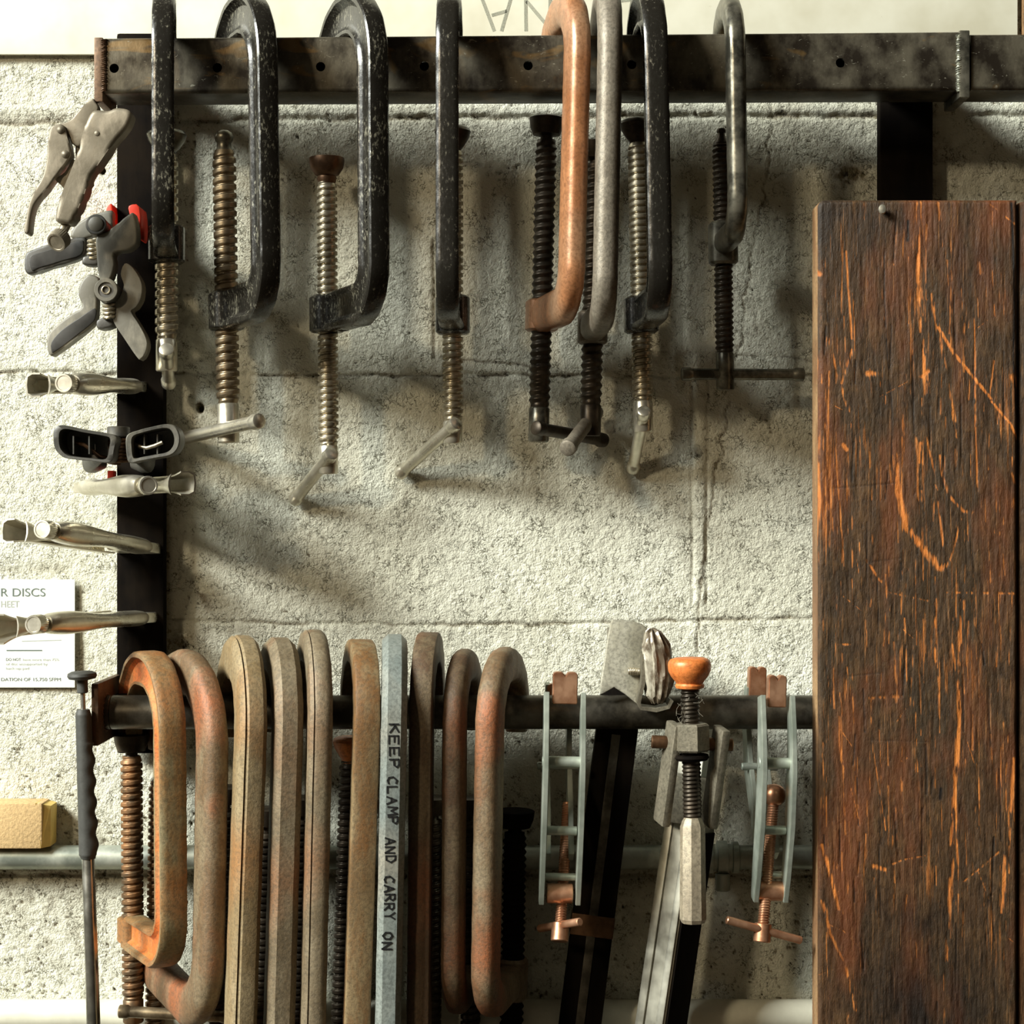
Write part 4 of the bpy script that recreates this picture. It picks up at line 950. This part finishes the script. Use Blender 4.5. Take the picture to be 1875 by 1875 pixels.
# ------------------------------------------------------------------ WOODEN BOARD
def build_board():
    x0, x1, y0, y1 = 1498, 1863, 366, 2250
    d1 = 128; d0 = 104
    bd = thing('wooden_board', 'tall dark scuffed wooden plank with orange scratches, filling the right side', 'board', P(1680, 366, 110))
    xs = np.arange(x0, x1 + .1, 1.9); ys = np.arange(y0, y1, 1.9)
    X, Y = np.meshgrid(xs, ys)
    wear = np.zeros_like(X); blk = np.zeros_like(X); h = np.zeros_like(X)
    rr = random.Random(5)
    wx = (fbm(X / 60, Y / 120, 2, 3) - .5) * 14
    def streak(pts, w, amt, brk=.35, seed=1, dig=.0, tgt='wear'):
        nonlocal wear, blk, h
        xa = min(p[0] for p in pts) - 30; xb = max(p[0] for p in pts) + 30; ya = min(p[1] for p in pts) - 20; yb = max(p[1] for p in pts) + 20
        i0, i1 = np.searchsorted(ys, [ya, yb]); j0, j1 = np.searchsorted(xs, [xa, xb])
        sl = (slice(i0, i1), slice(j0, j1))
        if X[sl].size == 0: return
        d = segdist(X[sl] + wx[sl] * .3, Y[sl], pts); m = np.exp(-(d / w) ** 2)
        b = np.clip((fbm(X[sl] / 3.2, Y[sl] / 30, 3, seed) - brk) * 5, 0, 1)
        if tgt == 'wear': wear[sl] = np.maximum(wear[sl], amt * m * b)
        else: blk[sl] = np.maximum(blk[sl], amt * m * np.clip(b + .3, 0, 1))
        h[sl] -= dig * m * (b if tgt == 'wear' else 1)
    # named scratches read from the plank
    for pts, w, a, br in (([(1682, 372), (1682, 480), (1690, 600), (1698, 720)], 6, 1.2, .42), ([(1579, 372), (1580, 400)], 6, .8, .4),
        ([(1718, 372), (1722, 420), (1728, 460)], 4, .9, .4), ([(1550, 460), (1556, 540), (1560, 620)], 2.2, 1.0, .3),
        ([(1780, 510), (1785, 620), (1786, 760), (1790, 900)], 1.6, 1.1, .3), ([(1705, 540), (1725, 640), (1738, 720), (1748, 770)], 4, .85, .42),
        ([(1718, 600), (1745, 645), (1790, 700), (1816, 730)], 2.6, 1.5, .22), ([(1816, 735), (1850, 775), (1868, 812)], 2.2, 1.3, .25),
        ([(1812, 430), (1826, 640)], 1.6, .8, .4), ([(1812, 730), (1821, 660)], 1.6, .9, .3),
        ([(1560, 640), (1542, 702)], 2, .9, .3), ([(1513, 600), (1535, 690), (1556, 752)], 3, .9, .4), ([(1494, 640), (1503, 700)], 4, .8, .4),
        ([(1640, 835), (1644, 900), (1660, 965), (1690, 1005), (1722, 1040)], 6.5, 1.25, .36), ([(1722, 835), (1725, 870), (1738, 910), (1765, 936), (1780, 938)], 3.5, .9, .38),
        ([(1686, 812), (1685, 846)], 3.5, 1.4, .25), ([(1695, 800), (1710, 860), (1722, 960), (1730, 1040)], 2.2, .9, .35),
        ([(1852, 866), (1864, 900), (1852, 930)], 4, .6, .4), ([(1759, 950), (1745, 1010), (1732, 1040)], 1.5, .9, .3),
        ([(1510, 780), (1516, 900), (1520, 1000)], 9, .55, .45), ([(1530, 800), (1533, 860), (1542, 1000), (1538, 1080)], 1.6, .8, .35),
        ([(1585, 1025), (1612, 1065)], 2.5, 1.0, .3), ([(1735, 1085), (1800, 1086), (1866, 1087)], 2.5, .8, .45), ([(1630, 1085), (1700, 1100)], 2, .7, .4),
        ([(1713, 1090), (1713, 1210)], 4, 1.0, .4), ([(1762, 1100), (1758, 1260), (1752, 1400), (1745, 1530), (1740, 1640), (1735, 1760)], 4.5, 1.15, .4),
        ([(1745, 1180), (1760, 1300), (1750, 1480), (1758, 1640)], 1.6, 1.1, .3), ([(1597, 1360), (1607, 1430), (1620, 1520)], 1.6, .8, .36),
        ([(1790, 1400), (1794, 1480)], 2.2, .9, .35), ([(1858, 1390), (1850, 1500), (1842, 1580), (1836, 1670)], 4, .95, .35),
        ([(1505, 1548), (1520, 1600), (1536, 1665)], 3.2, 1.4, .25), ([(1505, 1650), (1520, 1710), (1545, 1760), (1555, 1800), (1566, 1850)], 3, 1.4, .28),
        ([(1510, 1690), (1545, 1705), (1572, 1733)], 1.4, .9, .3), ([(1600, 1586), (1618, 1592)], 4, 1.3, .25), ([(1618, 1588), (1655, 1574), (1695, 1567)], 1.6, .9, .35),
        ([(1765, 1615), (1830, 1560)], 1.6, .8, .35), ([(1537, 1180), (1560, 1180)], 2, .8, .35), ([(1590, 1278), (1660, 1275)], 4, .6, .42),
        ([(1590, 684), (1603, 683)], 5, 1.0, .3), ([(1700, 680), (1688, 690)], 3.5, 1.1, .25), ([(1545, 815), (1550, 823)], 4, 1.2, .2),
        ([(1810, 372), (1830, 388), (1858, 410)], 1.8, .8, .35), ([(1790, 480), (1795, 500)], 4, 1.1, .25), ([(1855, 690), (1866, 704)], 6, 1.2, .25),
        ([(1492, 495), (1500, 502)], 5, 1.0, .2), ([(1502, 700), (1498, 1060)], 2.2, .7, .4)):
        streak(pts, w, a, br, rr.randint(1, 99), .25)
    for i in range(480):   # fine vertical fibres
        x = rr.uniform(x0 + 4, x1 - 4); y = rr.uniform(y0, 2100); L = rr.uniform(30, 180)
        if y > 1640 and rr.random() < .6: continue
        streak([(x, y), (x + rr.uniform(-6, 6), y + L)], rr.uniform(.8, 2.0), rr.uniform(.3, .8), .42, rr.randint(1, 99), .1)
    for i in range(26):
        x = rr.uniform(x0, x1); y = rr.uniform(y0, 2100); an = rr.uniform(-1.2, 1.2)
        L = rr.uniform(10, 60); streak([(x, y), (x + L * math.sin(an), y + L * math.cos(an))], 1.1, .7, .35, rr.randint(1, 99), .15)
    for i in range(60):    # dark splits
        x = rr.uniform(x0 + 4, x1 - 4); y = rr.uniform(y0, 2100); L = rr.uniform(30, 150)
        streak([(x, y), (x + rr.uniform(-5, 5), y + L)], rr.uniform(.8, 1.6), .9, .3, rr.randint(1, 99), .6, 'blk')
    for pts, w, a in (([(1662, 405), (1662, 440)], 3, 1.2), ([(1724, 1445), (1722, 1462)], 3, 1.3), ([(1852, 372), (1858, 520), (1856, 660), (1864, 760)], 2.6, 1.2),
                      ([(1622, 620), (1634, 760), (1632, 860)], 1.3, 1), ([(1525, 894), (1600, 888), (1640, 884)], 1.6, .45), ([(1585, 1030), (1650, 1022)], 1.6, .4),
                      ([(1740, 860), (1740, 905), (1768, 935)], 1.8, .45), ([(1555, 1238), (1615, 1232)], 1.4, .5), ([(1590, 1355), (1700, 1358)], 1.0, .4)):
        streak(pts, w, a, .3, 3, .2, 'blk')
    # broad burnt / oil-blackened areas
    def burn(cx, cy, rx, ry, a):
        nonlocal blk, wear
        m = np.exp(-(((X - cx) / rx) ** 2 + ((Y - cy) / ry) ** 2)) * np.clip(fbm(X / 40, Y / 90, 3, 12) * 1.9, 0, 1)
        blk = np.maximum(blk, a * m); wear *= 1 - .6 * m
    burn(1690, 1850, 130, 120, .9); burn(1500, 400, 40, 80, .75); burn(1690, 1690, 70, 50, .65); burn(1600, 410, 70, 50, .5); burn(1790, 470, 60, 60, .35); burn(1560, 1760, 70, 140, .45)
    def blush(cx, cy, rx, ry, a):
        nonlocal wear
        m = np.exp(-(((X - cx) / rx) ** 2 + ((Y - cy) / ry) ** 2)) * np.clip(fbm(X / 4, Y / 70, 3, 14) * 2.2 - .5, 0, 1)
        wear = np.maximum(wear, a * m)
    for q in ((1510, 930, 16, 90, .75), (1520, 850, 30, 60, .5), (1700, 1600, 20, 60, .5), (1760, 1230, 45, 60, .5), (1700, 1190, 30, 60, .45), (1850, 750, 30, 100, .45), (1570, 820, 25, 60, .5),
              (1680, 600, 30, 120, .45), (1820, 1720, 30, 70, .45), (1590, 1500, 60, 70, .3), (1800, 1110, 40, 60, .4), (1690, 900, 16, 120, .4)):
        blush(*q)
    h += (fbm(X / 5, Y / 40, 3, 4) - .5) * .7 + (fbm(X / 30, Y / 90, 2, 8) - .5) * 1.1
    edge = np.minimum(np.minimum(X - x0, x1 - X), Y - y0); rnd = np.clip(1 - edge / 7, 0, 1)
    h -= 2.2 * rnd ** 2
    k = K(d1); WX = (X - 937.5) * k; WZ = ZC - (Y - 937.5) * k
    # round the top-left corner
    r = 14; cx, cy = x0 + r, y0 + r
    inside = (X < cx) & (Y < cy); dd = np.hypot(X - cx, Y - cy) + 1e-6; m = np.maximum(np.abs(X - cx), np.abs(Y - cy)) / dd
    NX = np.where(inside, cx + (X - cx) * m, X); NY = np.where(inside, cy + (Y - cy) * m, Y)
    WX = (NX - 937.5) * k; WZ = ZC - (NY - 937.5) * k
    WY = -(d1 + h) / 1000
    inv = ROOT[bd].inverted(); tr = inv.translation
    o = grid_mesh('face', WX + tr.x, WZ + tr.z, WY + tr.y, M['plank'], {'wear': wear, 'black': np.clip(blk, 0, 1)})
    o.parent = bd
    # solid body behind the face
    ny, nx = X.shape
    bnd = [(0, j) for j in range(nx)] + [(i, nx - 1) for i in range(1, ny)] + [(ny - 1, j) for j in range(nx - 2, -1, -1)] + [(i, 0) for i in range(ny - 2, 0, -1)]
    bnd = bnd[::1]
    R0 = [Vector((WX[i, j], WY[i, j], WZ[i, j])) for i, j in bnd]
    cxw = (WX.min() + WX.max()) / 2
    R1 = [Vector((p.x + (-.0004 if p.x < cxw else .0004), p.y + .003, p.z)) for p in R0]; R2 = [Vector((p.x, -d0 / 1000, p.z)) for p in R1]
    mb = MB(); mb.add(*loft([R0, R1, R2], caps=False)); n = len(R0)
    mb.f.append(tuple(range(2 * n, 3 * n)))
    mb.build('edge', M['ply'], bd, ang=60, label='paler sawn edge')
    return bd
bd = build_board()
mb = MB(); c = P(1615, 384, 131); mb.add(*lathe((c.x, -.0205, c.z), (c.x, -.1345, c.z), [(0, .0012), (.1105, .0012), (.1107, .0026), (.1123, .0030), (.1133, .0024), (.1138, .0004)], 20, 1, 1.25))
o = mb.build('nail', M['nickel']); tag(o, 'small pale nail head in the top edge of the dark plank', 'nail')
# second plank beyond it
mb = MB(); a = P(1867, 368, 126); b = P(2250, 2300, 126)
mb.add(*box(((a.x + b.x) / 2, -.110, (a.z + b.z) / 2), (b.x - a.x) / 2, .015, (a.z - b.z) / 2, .003))
o = mb.build('wooden_board', M['plank']); tag(o, 'second brown plank, only a sliver showing at the right frame edge', 'board')

# ------------------------------------------------------------------ CANTILEVER (twist) CLAMPS
def plate(pts3, thick, nrm, w):
    """flat strip through 3-D points: outline polygon list in the plane, extruded along nrm"""
    A = [Vector(p) for p in pts3]; n_ = Vector(nrm).normalized() * thick / 2
    return A, n_
def extr(poly, nrm, th, bev=.0004):
    n_ = Vector(nrm).normalized() * th / 2
    bm = bmesh.new(); vs = [bm.verts.new(Vector(p) + n_) for p in poly]; f = bm.faces.new(vs)
    r = bmesh.ops.extrude_face_region(bm, geom=[f])
    for g in r['geom']:
        if isinstance(g, bmesh.types.BMVert): g.co -= 2 * n_
    bmesh.ops.bevel(bm, geom=bm.edges[:], offset=bev, segments=2, affect='EDGES', clamp_overlap=True)
    bm.verts.index_update(); v = [q.co.copy() for q in bm.verts]; fa = [tuple(q.index for q in f_.verts) for f_ in bm.faces]; bm.free(); return v, fa
def arm_outline(pts, ws):
    """pts: (depth,z) centreline; ws widths -> closed outline"""
    L = []; R = []
    for i, p in enumerate(pts):
        a = Vector(pts[max(i - 1, 0)]); b = Vector(pts[min(i + 1, len(pts) - 1)]); t = (b - a).normalized(); n = Vector((-t.y, t.x))
        p = Vector(p); L.append(p + n * ws[i] / 2); R.append(p - n * ws[i] / 2)
    return [tuple(q) for q in L] + [tuple(q) for q in reversed(R)]
def twist_clamp(label, px, ytop, ybot, w_top, w_bot, yaw, lean, tyaw, screw_x, hnd, ball=True, rdrop=0., grp='cantilever clamps on the lower tube'):
    org = P(px, ytop, 118)
    Mx = Matrix.Translation(org) @ Matrix.Rotation(math.radians(lean), 4, 'Y') @ Matrix.Rotation(math.radians(yaw), 4, 'Z')
    root = thing('cantilever_clamp', label, 'clamp', mat=Mx, group=grp)
    k = K(118); H = (ybot - ytop) * k
    # local: x across the plates, y depth (negative = to the viewer), z down from the top
    def side(x, thick, pts, ws, name='side_plate'):
        poly = [(x, y_, z_) for y_, z_ in arm_outline(pts, ws)]
        mb = MB(); mb.add(*extr(poly, (1, 0, 0), thick)); return mb.build(name, M['galv'], root, local=True)
    ht, hb = w_top / 2 * k, w_bot / 2 * k
    th = .0040
    front = [(-.004, -H * .03), (-.010, -H * .18), (-.014, -H * .36), (-.012, -H * .6), (-.004, -H * .85), (.0, -H * .97)]
    fw = [.012, .016, .021, .021, .017, .011]
    back = [(.072, -H * .03), (.075, -H * .2), (.062, -H * .40), (.034, -H * .60), (.012, -H * .78)]
    bw = [.012, .016, .020, .018, .012]
    for s in (-1, 1):
        side(s * (ht + .001), th, front, fw)
        side(s * (ht - .004), th, back, bw, 'rear_plate')
    def pin(y_, z_, hx, r_=.003):
        mb = MB(); mb.add(*cyl((-hx, y_, z_), (hx, y_, z_), r_)); return mb.build('pin', M['galv'], root, local=True)
    pin(-.012, -H * .33, ht + .0035, .0042); pin(.050, -H * .40, ht + .004); pin(-.008, -H * .64, ht * .9, .0035); pin(.004, -H * .86, ht + .0025, .003)
    # jaws: V-topped copper blocks
    for nm, yc in (('jaw', -.003), ('jaw', .070)):
        wj = ht - .0035; q_ = rdrop if yc > 0 else 0; zt = .011 - q_; zb = -.013 - q_
        poly = [(-wj, yc, zb), (wj, yc, zb), (wj, yc, zt - .0015), (wj * .8, yc, zt), (wj * .25, yc, zt), (0, yc, zt - .003), (-wj * .25, yc, zt), (-wj * .8, yc, zt), (-wj, yc, zt - .0015)]
        mb = MB(); mb.add(*extr(poly, (0, 1, 0), .010, .0006)); mb.build(nm, M['copper'], root, local=True)
    # trunnion + screw
    zt_ = -H * .93; mb = MB(); mb.add(*cyl((-hb + .0005, .001, zt_), (hb - .0005, .001, zt_), .0074, n=28)); tr = mb.build('trunnion', M['copper'], root, local=True)
    inv = Mx.inverted()
    sb = inv @ P(*screw_x[0]); stp = inv @ P(*screw_x[1])
    mb = MB(); mb.add(*thread(sb, stp, .0045, .0019, 20, .14, 'v')); sc = mb.build('screw', M['copper'], root, local=True)
    if ball:
        mb = MB(); mb.add(*lathe(stp - (stp - sb).normalized() * .002, stp + (stp - sb), [(0, .003), (.001, .006), (.004, .0085), (.008, .0092), (.012, .0085), (.015, .006), (.0165, .001)], 24)); mb.build('rear_trunnion', M['copper'], root, local=True)
    dn = (sb - stp).normalized(); mb = MB(); mb.add(*cyl(sb - dn * .003, sb + dn * .011, .0066, n=24)); hb_ = mb.build('handle_hub', M['copper'], root, local=True)
    mb = MB(); mb.add(*cyl(inv @ P(*hnd[0]), inv @ P(*hnd[1]), .0031, n=20)); mb.build('handle', M['copper'], hb_, local=True)
    return root
twist_clamp('zinc-plated cantilever clamp with copper screw hanging left of the leaning black bar', 1034, 1256, 1665, 62, 50, 2, 1.4, 0, ((1026, 1697, 119), (1040, 1470, 84)), ((1062, 1688, 140), (988, 1700, 98)), False, .016)
twist_clamp('zinc-plated cantilever clamp with a long copper T-handle, beside the wooden plank', 1420, 1262, 1660, 50, 62, 4, 1.6, 0, ((1397, 1698, 124), (1416, 1470, 104)), ((1330, 1684, 132), (1467, 1722, 122)), True)

# ------------------------------------------------------------------ BAR CLAMPS
ba = thing('bar_clamp', 'black steel bar leaning behind the tube with a taped grey head plate on top', 'clamp', P(1150, 1290, 50), group='bar clamps on the lower tube')
def slab(name, p0, p1, hw, hd, mat, parent, bev=.001, d0=None, label=None, roll=0, ox=0, oy=0):
    A, B = P(*p0), P(*p1); a_ = (B - A); L = a_.length; a_.normalize(); x = Vector((1, 0, 0)); x = (x - a_ * x.dot(a_)).normalized(); y_ = a_.cross(x)
    if roll: x, y_ = x * math.cos(roll) + y_ * math.sin(roll), y_ * math.cos(roll) - x * math.sin(roll)
    mb = MB(); mb.add(*rbox((A + B) / 2 + x * ox + y_ * oy, x, y_, a_, hw, hd, L / 2, bev)); return mb.build(name, mat, parent, label=label)
slab('bar', (1150, 1170, 38), (1036, 2080, 58), .0165, .0085, M['post'], ba, .001)
slab('bar_groove', (1128, 1345, 50), (1051, 1960, 64), .0035, .0012, M['pipe'], ba, .0004)
mb = MB(); c = P(1084, 1692, 49.5); a_ = (P(1036, 2080, 58) - P(1150, 1170, 38)).normalized(); x = Vector((1, 0, 0)); x = (x - a_ * x.dot(a_)).normalized(); mb.add(*rbox(c, x, a_.cross(x), a_, .0172, .0100, .0085, .0012)); mb.build('slide_collar', M['brown_steel'], ba)
# head plate: a bent channel; flat face to the left, wrapped pad to the right
mb = MB(); mb.add(*prism([(1117, 1142), (1128, 1135), (1160, 1138), (1186, 1152), (1176, 1195), (1172, 1240), (1168, 1284), (1160, 1284), (1124, 1258), (1098, 1272), (1106, 1210)], 84, 90, .0012, 2, 2)); hp = mb.build('head_plate', M['head'], ba)
slab('head_arm', (1140, 1190, 46), (1140, 1191, 86), .012, .018, M['cast_dusty'], ba, .001)
mb = MB(); mb.add(*thread(P(1150, 1229, 93), P(1172, 1230, 93), .0032, .0013, 18, .2, 'v')); mb.build('grub_screw', M['screw'], hp)
# channel lip
pts = [(1178, 1196), (1176, 1250), (1168, 1284), (1172, 1294), (1200, 1298), (1222, 1292), (1228, 1280)]
mb = MB(); w_ = [P(x_, y_, 100) for x_, y_ in pts]; rings = []
for i, p in enumerate(w_):
    t_ = (w_[min(i + 1, len(w_) - 1)] - w_[max(i - 1, 0)]).normalized(); n_ = Vector((t_.z, 0, -t_.x)) * .0014
    rings.append([p - n_ + Vector((0, .011, 0)), p + n_ + Vector((0, .011, 0)), p + n_ - Vector((0, .011, 0)), p - n_ - Vector((0, .011, 0))])
mb.add(*loft(rings)); mb.build('channel_lip', M['cast_dusty'], ba)
# crumpled tape wrap
rings = []; rr = random.Random(3)
prof = [(1194, 1152, 4), (1196, 1158, 16), (1201, 1182, 28), (1205, 1208, 31), (1206, 1235, 30), (1206, 1258, 27), (1204, 1276, 22), (1203, 1286, 12)]
for i in range(29):
    q = i / 28 * (len(prof) - 1); k0 = min(int(q), len(prof) - 2); f_ = q - k0
    cx = prof[k0][0] * (1 - f_) + prof[k0 + 1][0] * f_; cy = prof[k0][1] * (1 - f_) + prof[k0 + 1][1] * f_; hw = (prof[k0][2] * (1 - f_) + prof[k0 + 1][2] * f_) * K(106)
    c = P(cx, cy, 106); ring = []
    for j in range(36):
        a = 2 * PI * j / 36; nz = fbm(np.array([j / 2.2 if j < 18 else (36 - j) / 2.2 + 9]), np.array([i / 7.]), 2, 5)[0]; fold = abs(math.sin(j * .9 + i * .10 + 2.2 * nz)) 
        r_ = 1 + .28 * (nz - .5) - .22 * fold
        ring.append(c + Vector((math.cos(a) * hw * r_, math.sin(a) * hw * 1.05 * r_, .0012 * math.sin(j * 1.3))))
    rings.append(ring)
mb = MB(); mb.add(*loft(rings)); mb.build('tape_wrap', M['tape'], ba, ang=25, label='crumpled shiny tape')

bb = thing('bar_clamp', 'aluminium bar clamp with an orange screw pad and pale hexagonal handle', 'clamp', P(1265, 1360, 120), group='bar clamps on the lower tube')
# bar: channel with two raised ribs; slopes down left
def bar_pt(t, off, d): 
    return P(1268 + (1178 - 1268) * t + off, 1440 + (2080 - 1440) * t, d)
slab('bar', (1283, 1380, 62), (1180, 2080, 74), .0125, .0200, M['alu'], bb, .0012, roll=.55)
q0 = (1268, 1484, 63.8); q1 = (1180, 2080, 74)
slab('bar_rib', q0, q1, .0034, .0014, M['alu'], bb, .0008, roll=.55, ox=-.0085, oy=.0208)
slab('bar_rib', q0, q1, .0030, .0014, M['alu'], bb, .0008, roll=.55, ox=.0085, oy=.0208)
slab('shaded_flank', (1262, 1520, 64.4), q1, .0008, .0185, M['post'], bb, .0003, roll=.55, ox=.0132)  # near-black sheet paints shade onto the aluminium bar's right side
# side links
slab('side_link', (1236, 1324, 130), (1211, 1508, 120), .0035, .0100, M['cast_dusty'], bb, .0022, roll=-.3)
slab('side_link', (1322, 1332, 130), (1298, 1512, 120), .0035, .0100, M['cast_dusty'], bb, .0022, roll=-.3)
slab('slide_head', (1262, 1420, 84), (1250, 1505, 84), .0175, .0130, M['cast_dusty'], bb, .002)
mb = MB(); mb.add(*cyl(P(1193, 1358, 124), P(1342, 1364, 124), .0050)); mb.build('cross_pin', M['brown_steel'], bb)
mb = MB(); 
Sb, St = P(1268, 1500, 132), P(1263, 1252, 132); an = (St - Sb).normalized(); xx, yv, _ = frame_of(an)
c = Sb.lerp(St, (1500 - 1350) / 248)
ring0 = [c - an * .010 + (xx * math.cos(2 * PI * j / 6 + .26) + yv * math.sin(2 * PI * j / 6 + .26)) * .0140 for j in range(6)]
def hexr(cc, r_, n_=6, ph=.26): return [cc + (xx * math.cos(2 * PI * j / n_ + ph) + yv * math.sin(2 * PI * j / n_ + ph)) * r_ for j in range(n_)]
mb.add(*loft([hexr(c - an * .0105, .0125), hexr(c - an * .009, .0140), hexr(c + an * .009, .0140), hexr(c + an * .0105, .0125)])); mb.build('hex_nut', M['cast_dusty'], bb, ang=25)
mb = MB(); mb.add(*lathe(c - an * .013, c - an * .02, [(0, .0128), (.002, .0135), (.004, .0120)], 28)); mb.build('washer', M['post'], bb)
mb = MB(); mb.add(*thread(Sb, St, .0073, .0031, 28, .14, 'v')); sc = mb.build('screw', M['screw_dark'], bb, ang=60)
mb = MB(); mb.add(*lathe(St - an * .004, St + an * .05, [(0, .008), (.001, .0105), (.003, .0110), (.0045, .0100), (.006, .0110), (.010, .0142), (.014, .0160), (.018, .0162), (.0205, .0158), (.0225, .0142), (.0235, .0110), (.0238, .001)], 48)); mb.build('screw_pad', M['orange_pad'], bb, label='orange painted pad')
Ht, Hb = P(1268, 1497, 134), P(1269, 1690, 138); an = (Hb - Ht).normalized(); xx, yv, _ = frame_of(an); L = (Hb - Ht).length
mb = MB(); mb.add(*loft([hexr(Ht, .0062, 8, .2), hexr(Ht + an * .0025, .0078, 8, .2), hexr(Ht + an * .007, .0094, 8, .2), hexr(Hb - an * .003, .0100, 8, .2), hexr(Hb, .0085, 8, .2)])); mb.build('screw_handle', M['hex_grey'], bb, ang=20, label='pale eight-sided handle')
# lint caught on the screw
mb = MB(); rr = random.Random(9)
for i in range(70):
    c = P(1262 + rr.uniform(-16, 16), rr.uniform(1270, 1345), 132); c.y -= rr.uniform(-.004, .008); pts = [c]
    for k_ in range(4): pts.append(pts[-1] + Vector((rr.uniform(-.003, .003), rr.uniform(-.001, .001), rr.uniform(-.003, .003))))
    mb.add(*tube(pts, .00013, 4))
o = mb.build('lint', M['lint'], sc)

# ------------------------------------------------------------------ LIGHT + CAMERA
sc_ = bpy.context.scene
def area(name, loc, target, size, sizey, power, color):
    L = bpy.data.lights.new(name, 'AREA'); L.shape = 'RECTANGLE'; L.size = size; L.size_y = sizey; L.energy = power; L.color = color
    o = bpy.data.objects.new(name, L); COL.objects.link(o); o.location = loc
    o.rotation_euler = (Vector(target) - Vector(loc)).to_track_quat('-Z', 'Y').to_euler(); return o
area('window_light', (-6.0, -3.75, ZC + 4.2), (0, 0, ZC - .1), 3.0, 2.3, 1950, (.97, 1, .94))
area('work_lamp', (-1.75, -2.6, ZC + 1.25), (.2, 0, ZC + .2), .22, .22, 27, (1, .82, .56))
w = bpy.data.worlds.new('room'); sc_.world = w; w.use_nodes = True
wt = w.node_tree; bg = wt.nodes['Background']
tc = wt.nodes.new('ShaderNodeTexCoord'); sx_ = wt.nodes.new('ShaderNodeSeparateXYZ'); wt.links.new(tc.outputs['Generated'], sx_.inputs[0])
rp = wt.nodes.new('ShaderNodeValToRGB'); mr = wt.nodes.new('ShaderNodeMapRange')
mr.inputs['From Min'].default_value = -1; mr.inputs['From Max'].default_value = 1
wt.links.new(sx_.outputs['X'], mr.inputs['Value']); wt.links.new(mr.outputs[0], rp.inputs[0])
rp.color_ramp.elements[0].color = (1.0, .84, .58, 1); rp.color_ramp.elements[1].color = (.09, .058, .03, 1); rp.color_ramp.elements[1].position = .75
wt.links.new(rp.outputs[0], bg.inputs[0]); bg.inputs[1].default_value = .18
cam = bpy.data.cameras.new('camera'); cam.sensor_width = 36; cam.lens = 36 * D / (1875 * S); cam.clip_start = .05
co = bpy.data.objects.new('camera', cam); COL.objects.link(co); co.location = (0, -D, ZC); co.rotation_euler = (PI / 2, 0, 0)
sc_.camera = co
sc_.view_settings.view_transform = 'Standard'; sc_.view_settings.look = 'None'; sc_.view_settings.gamma = 1; sc_.view_settings.exposure = 0
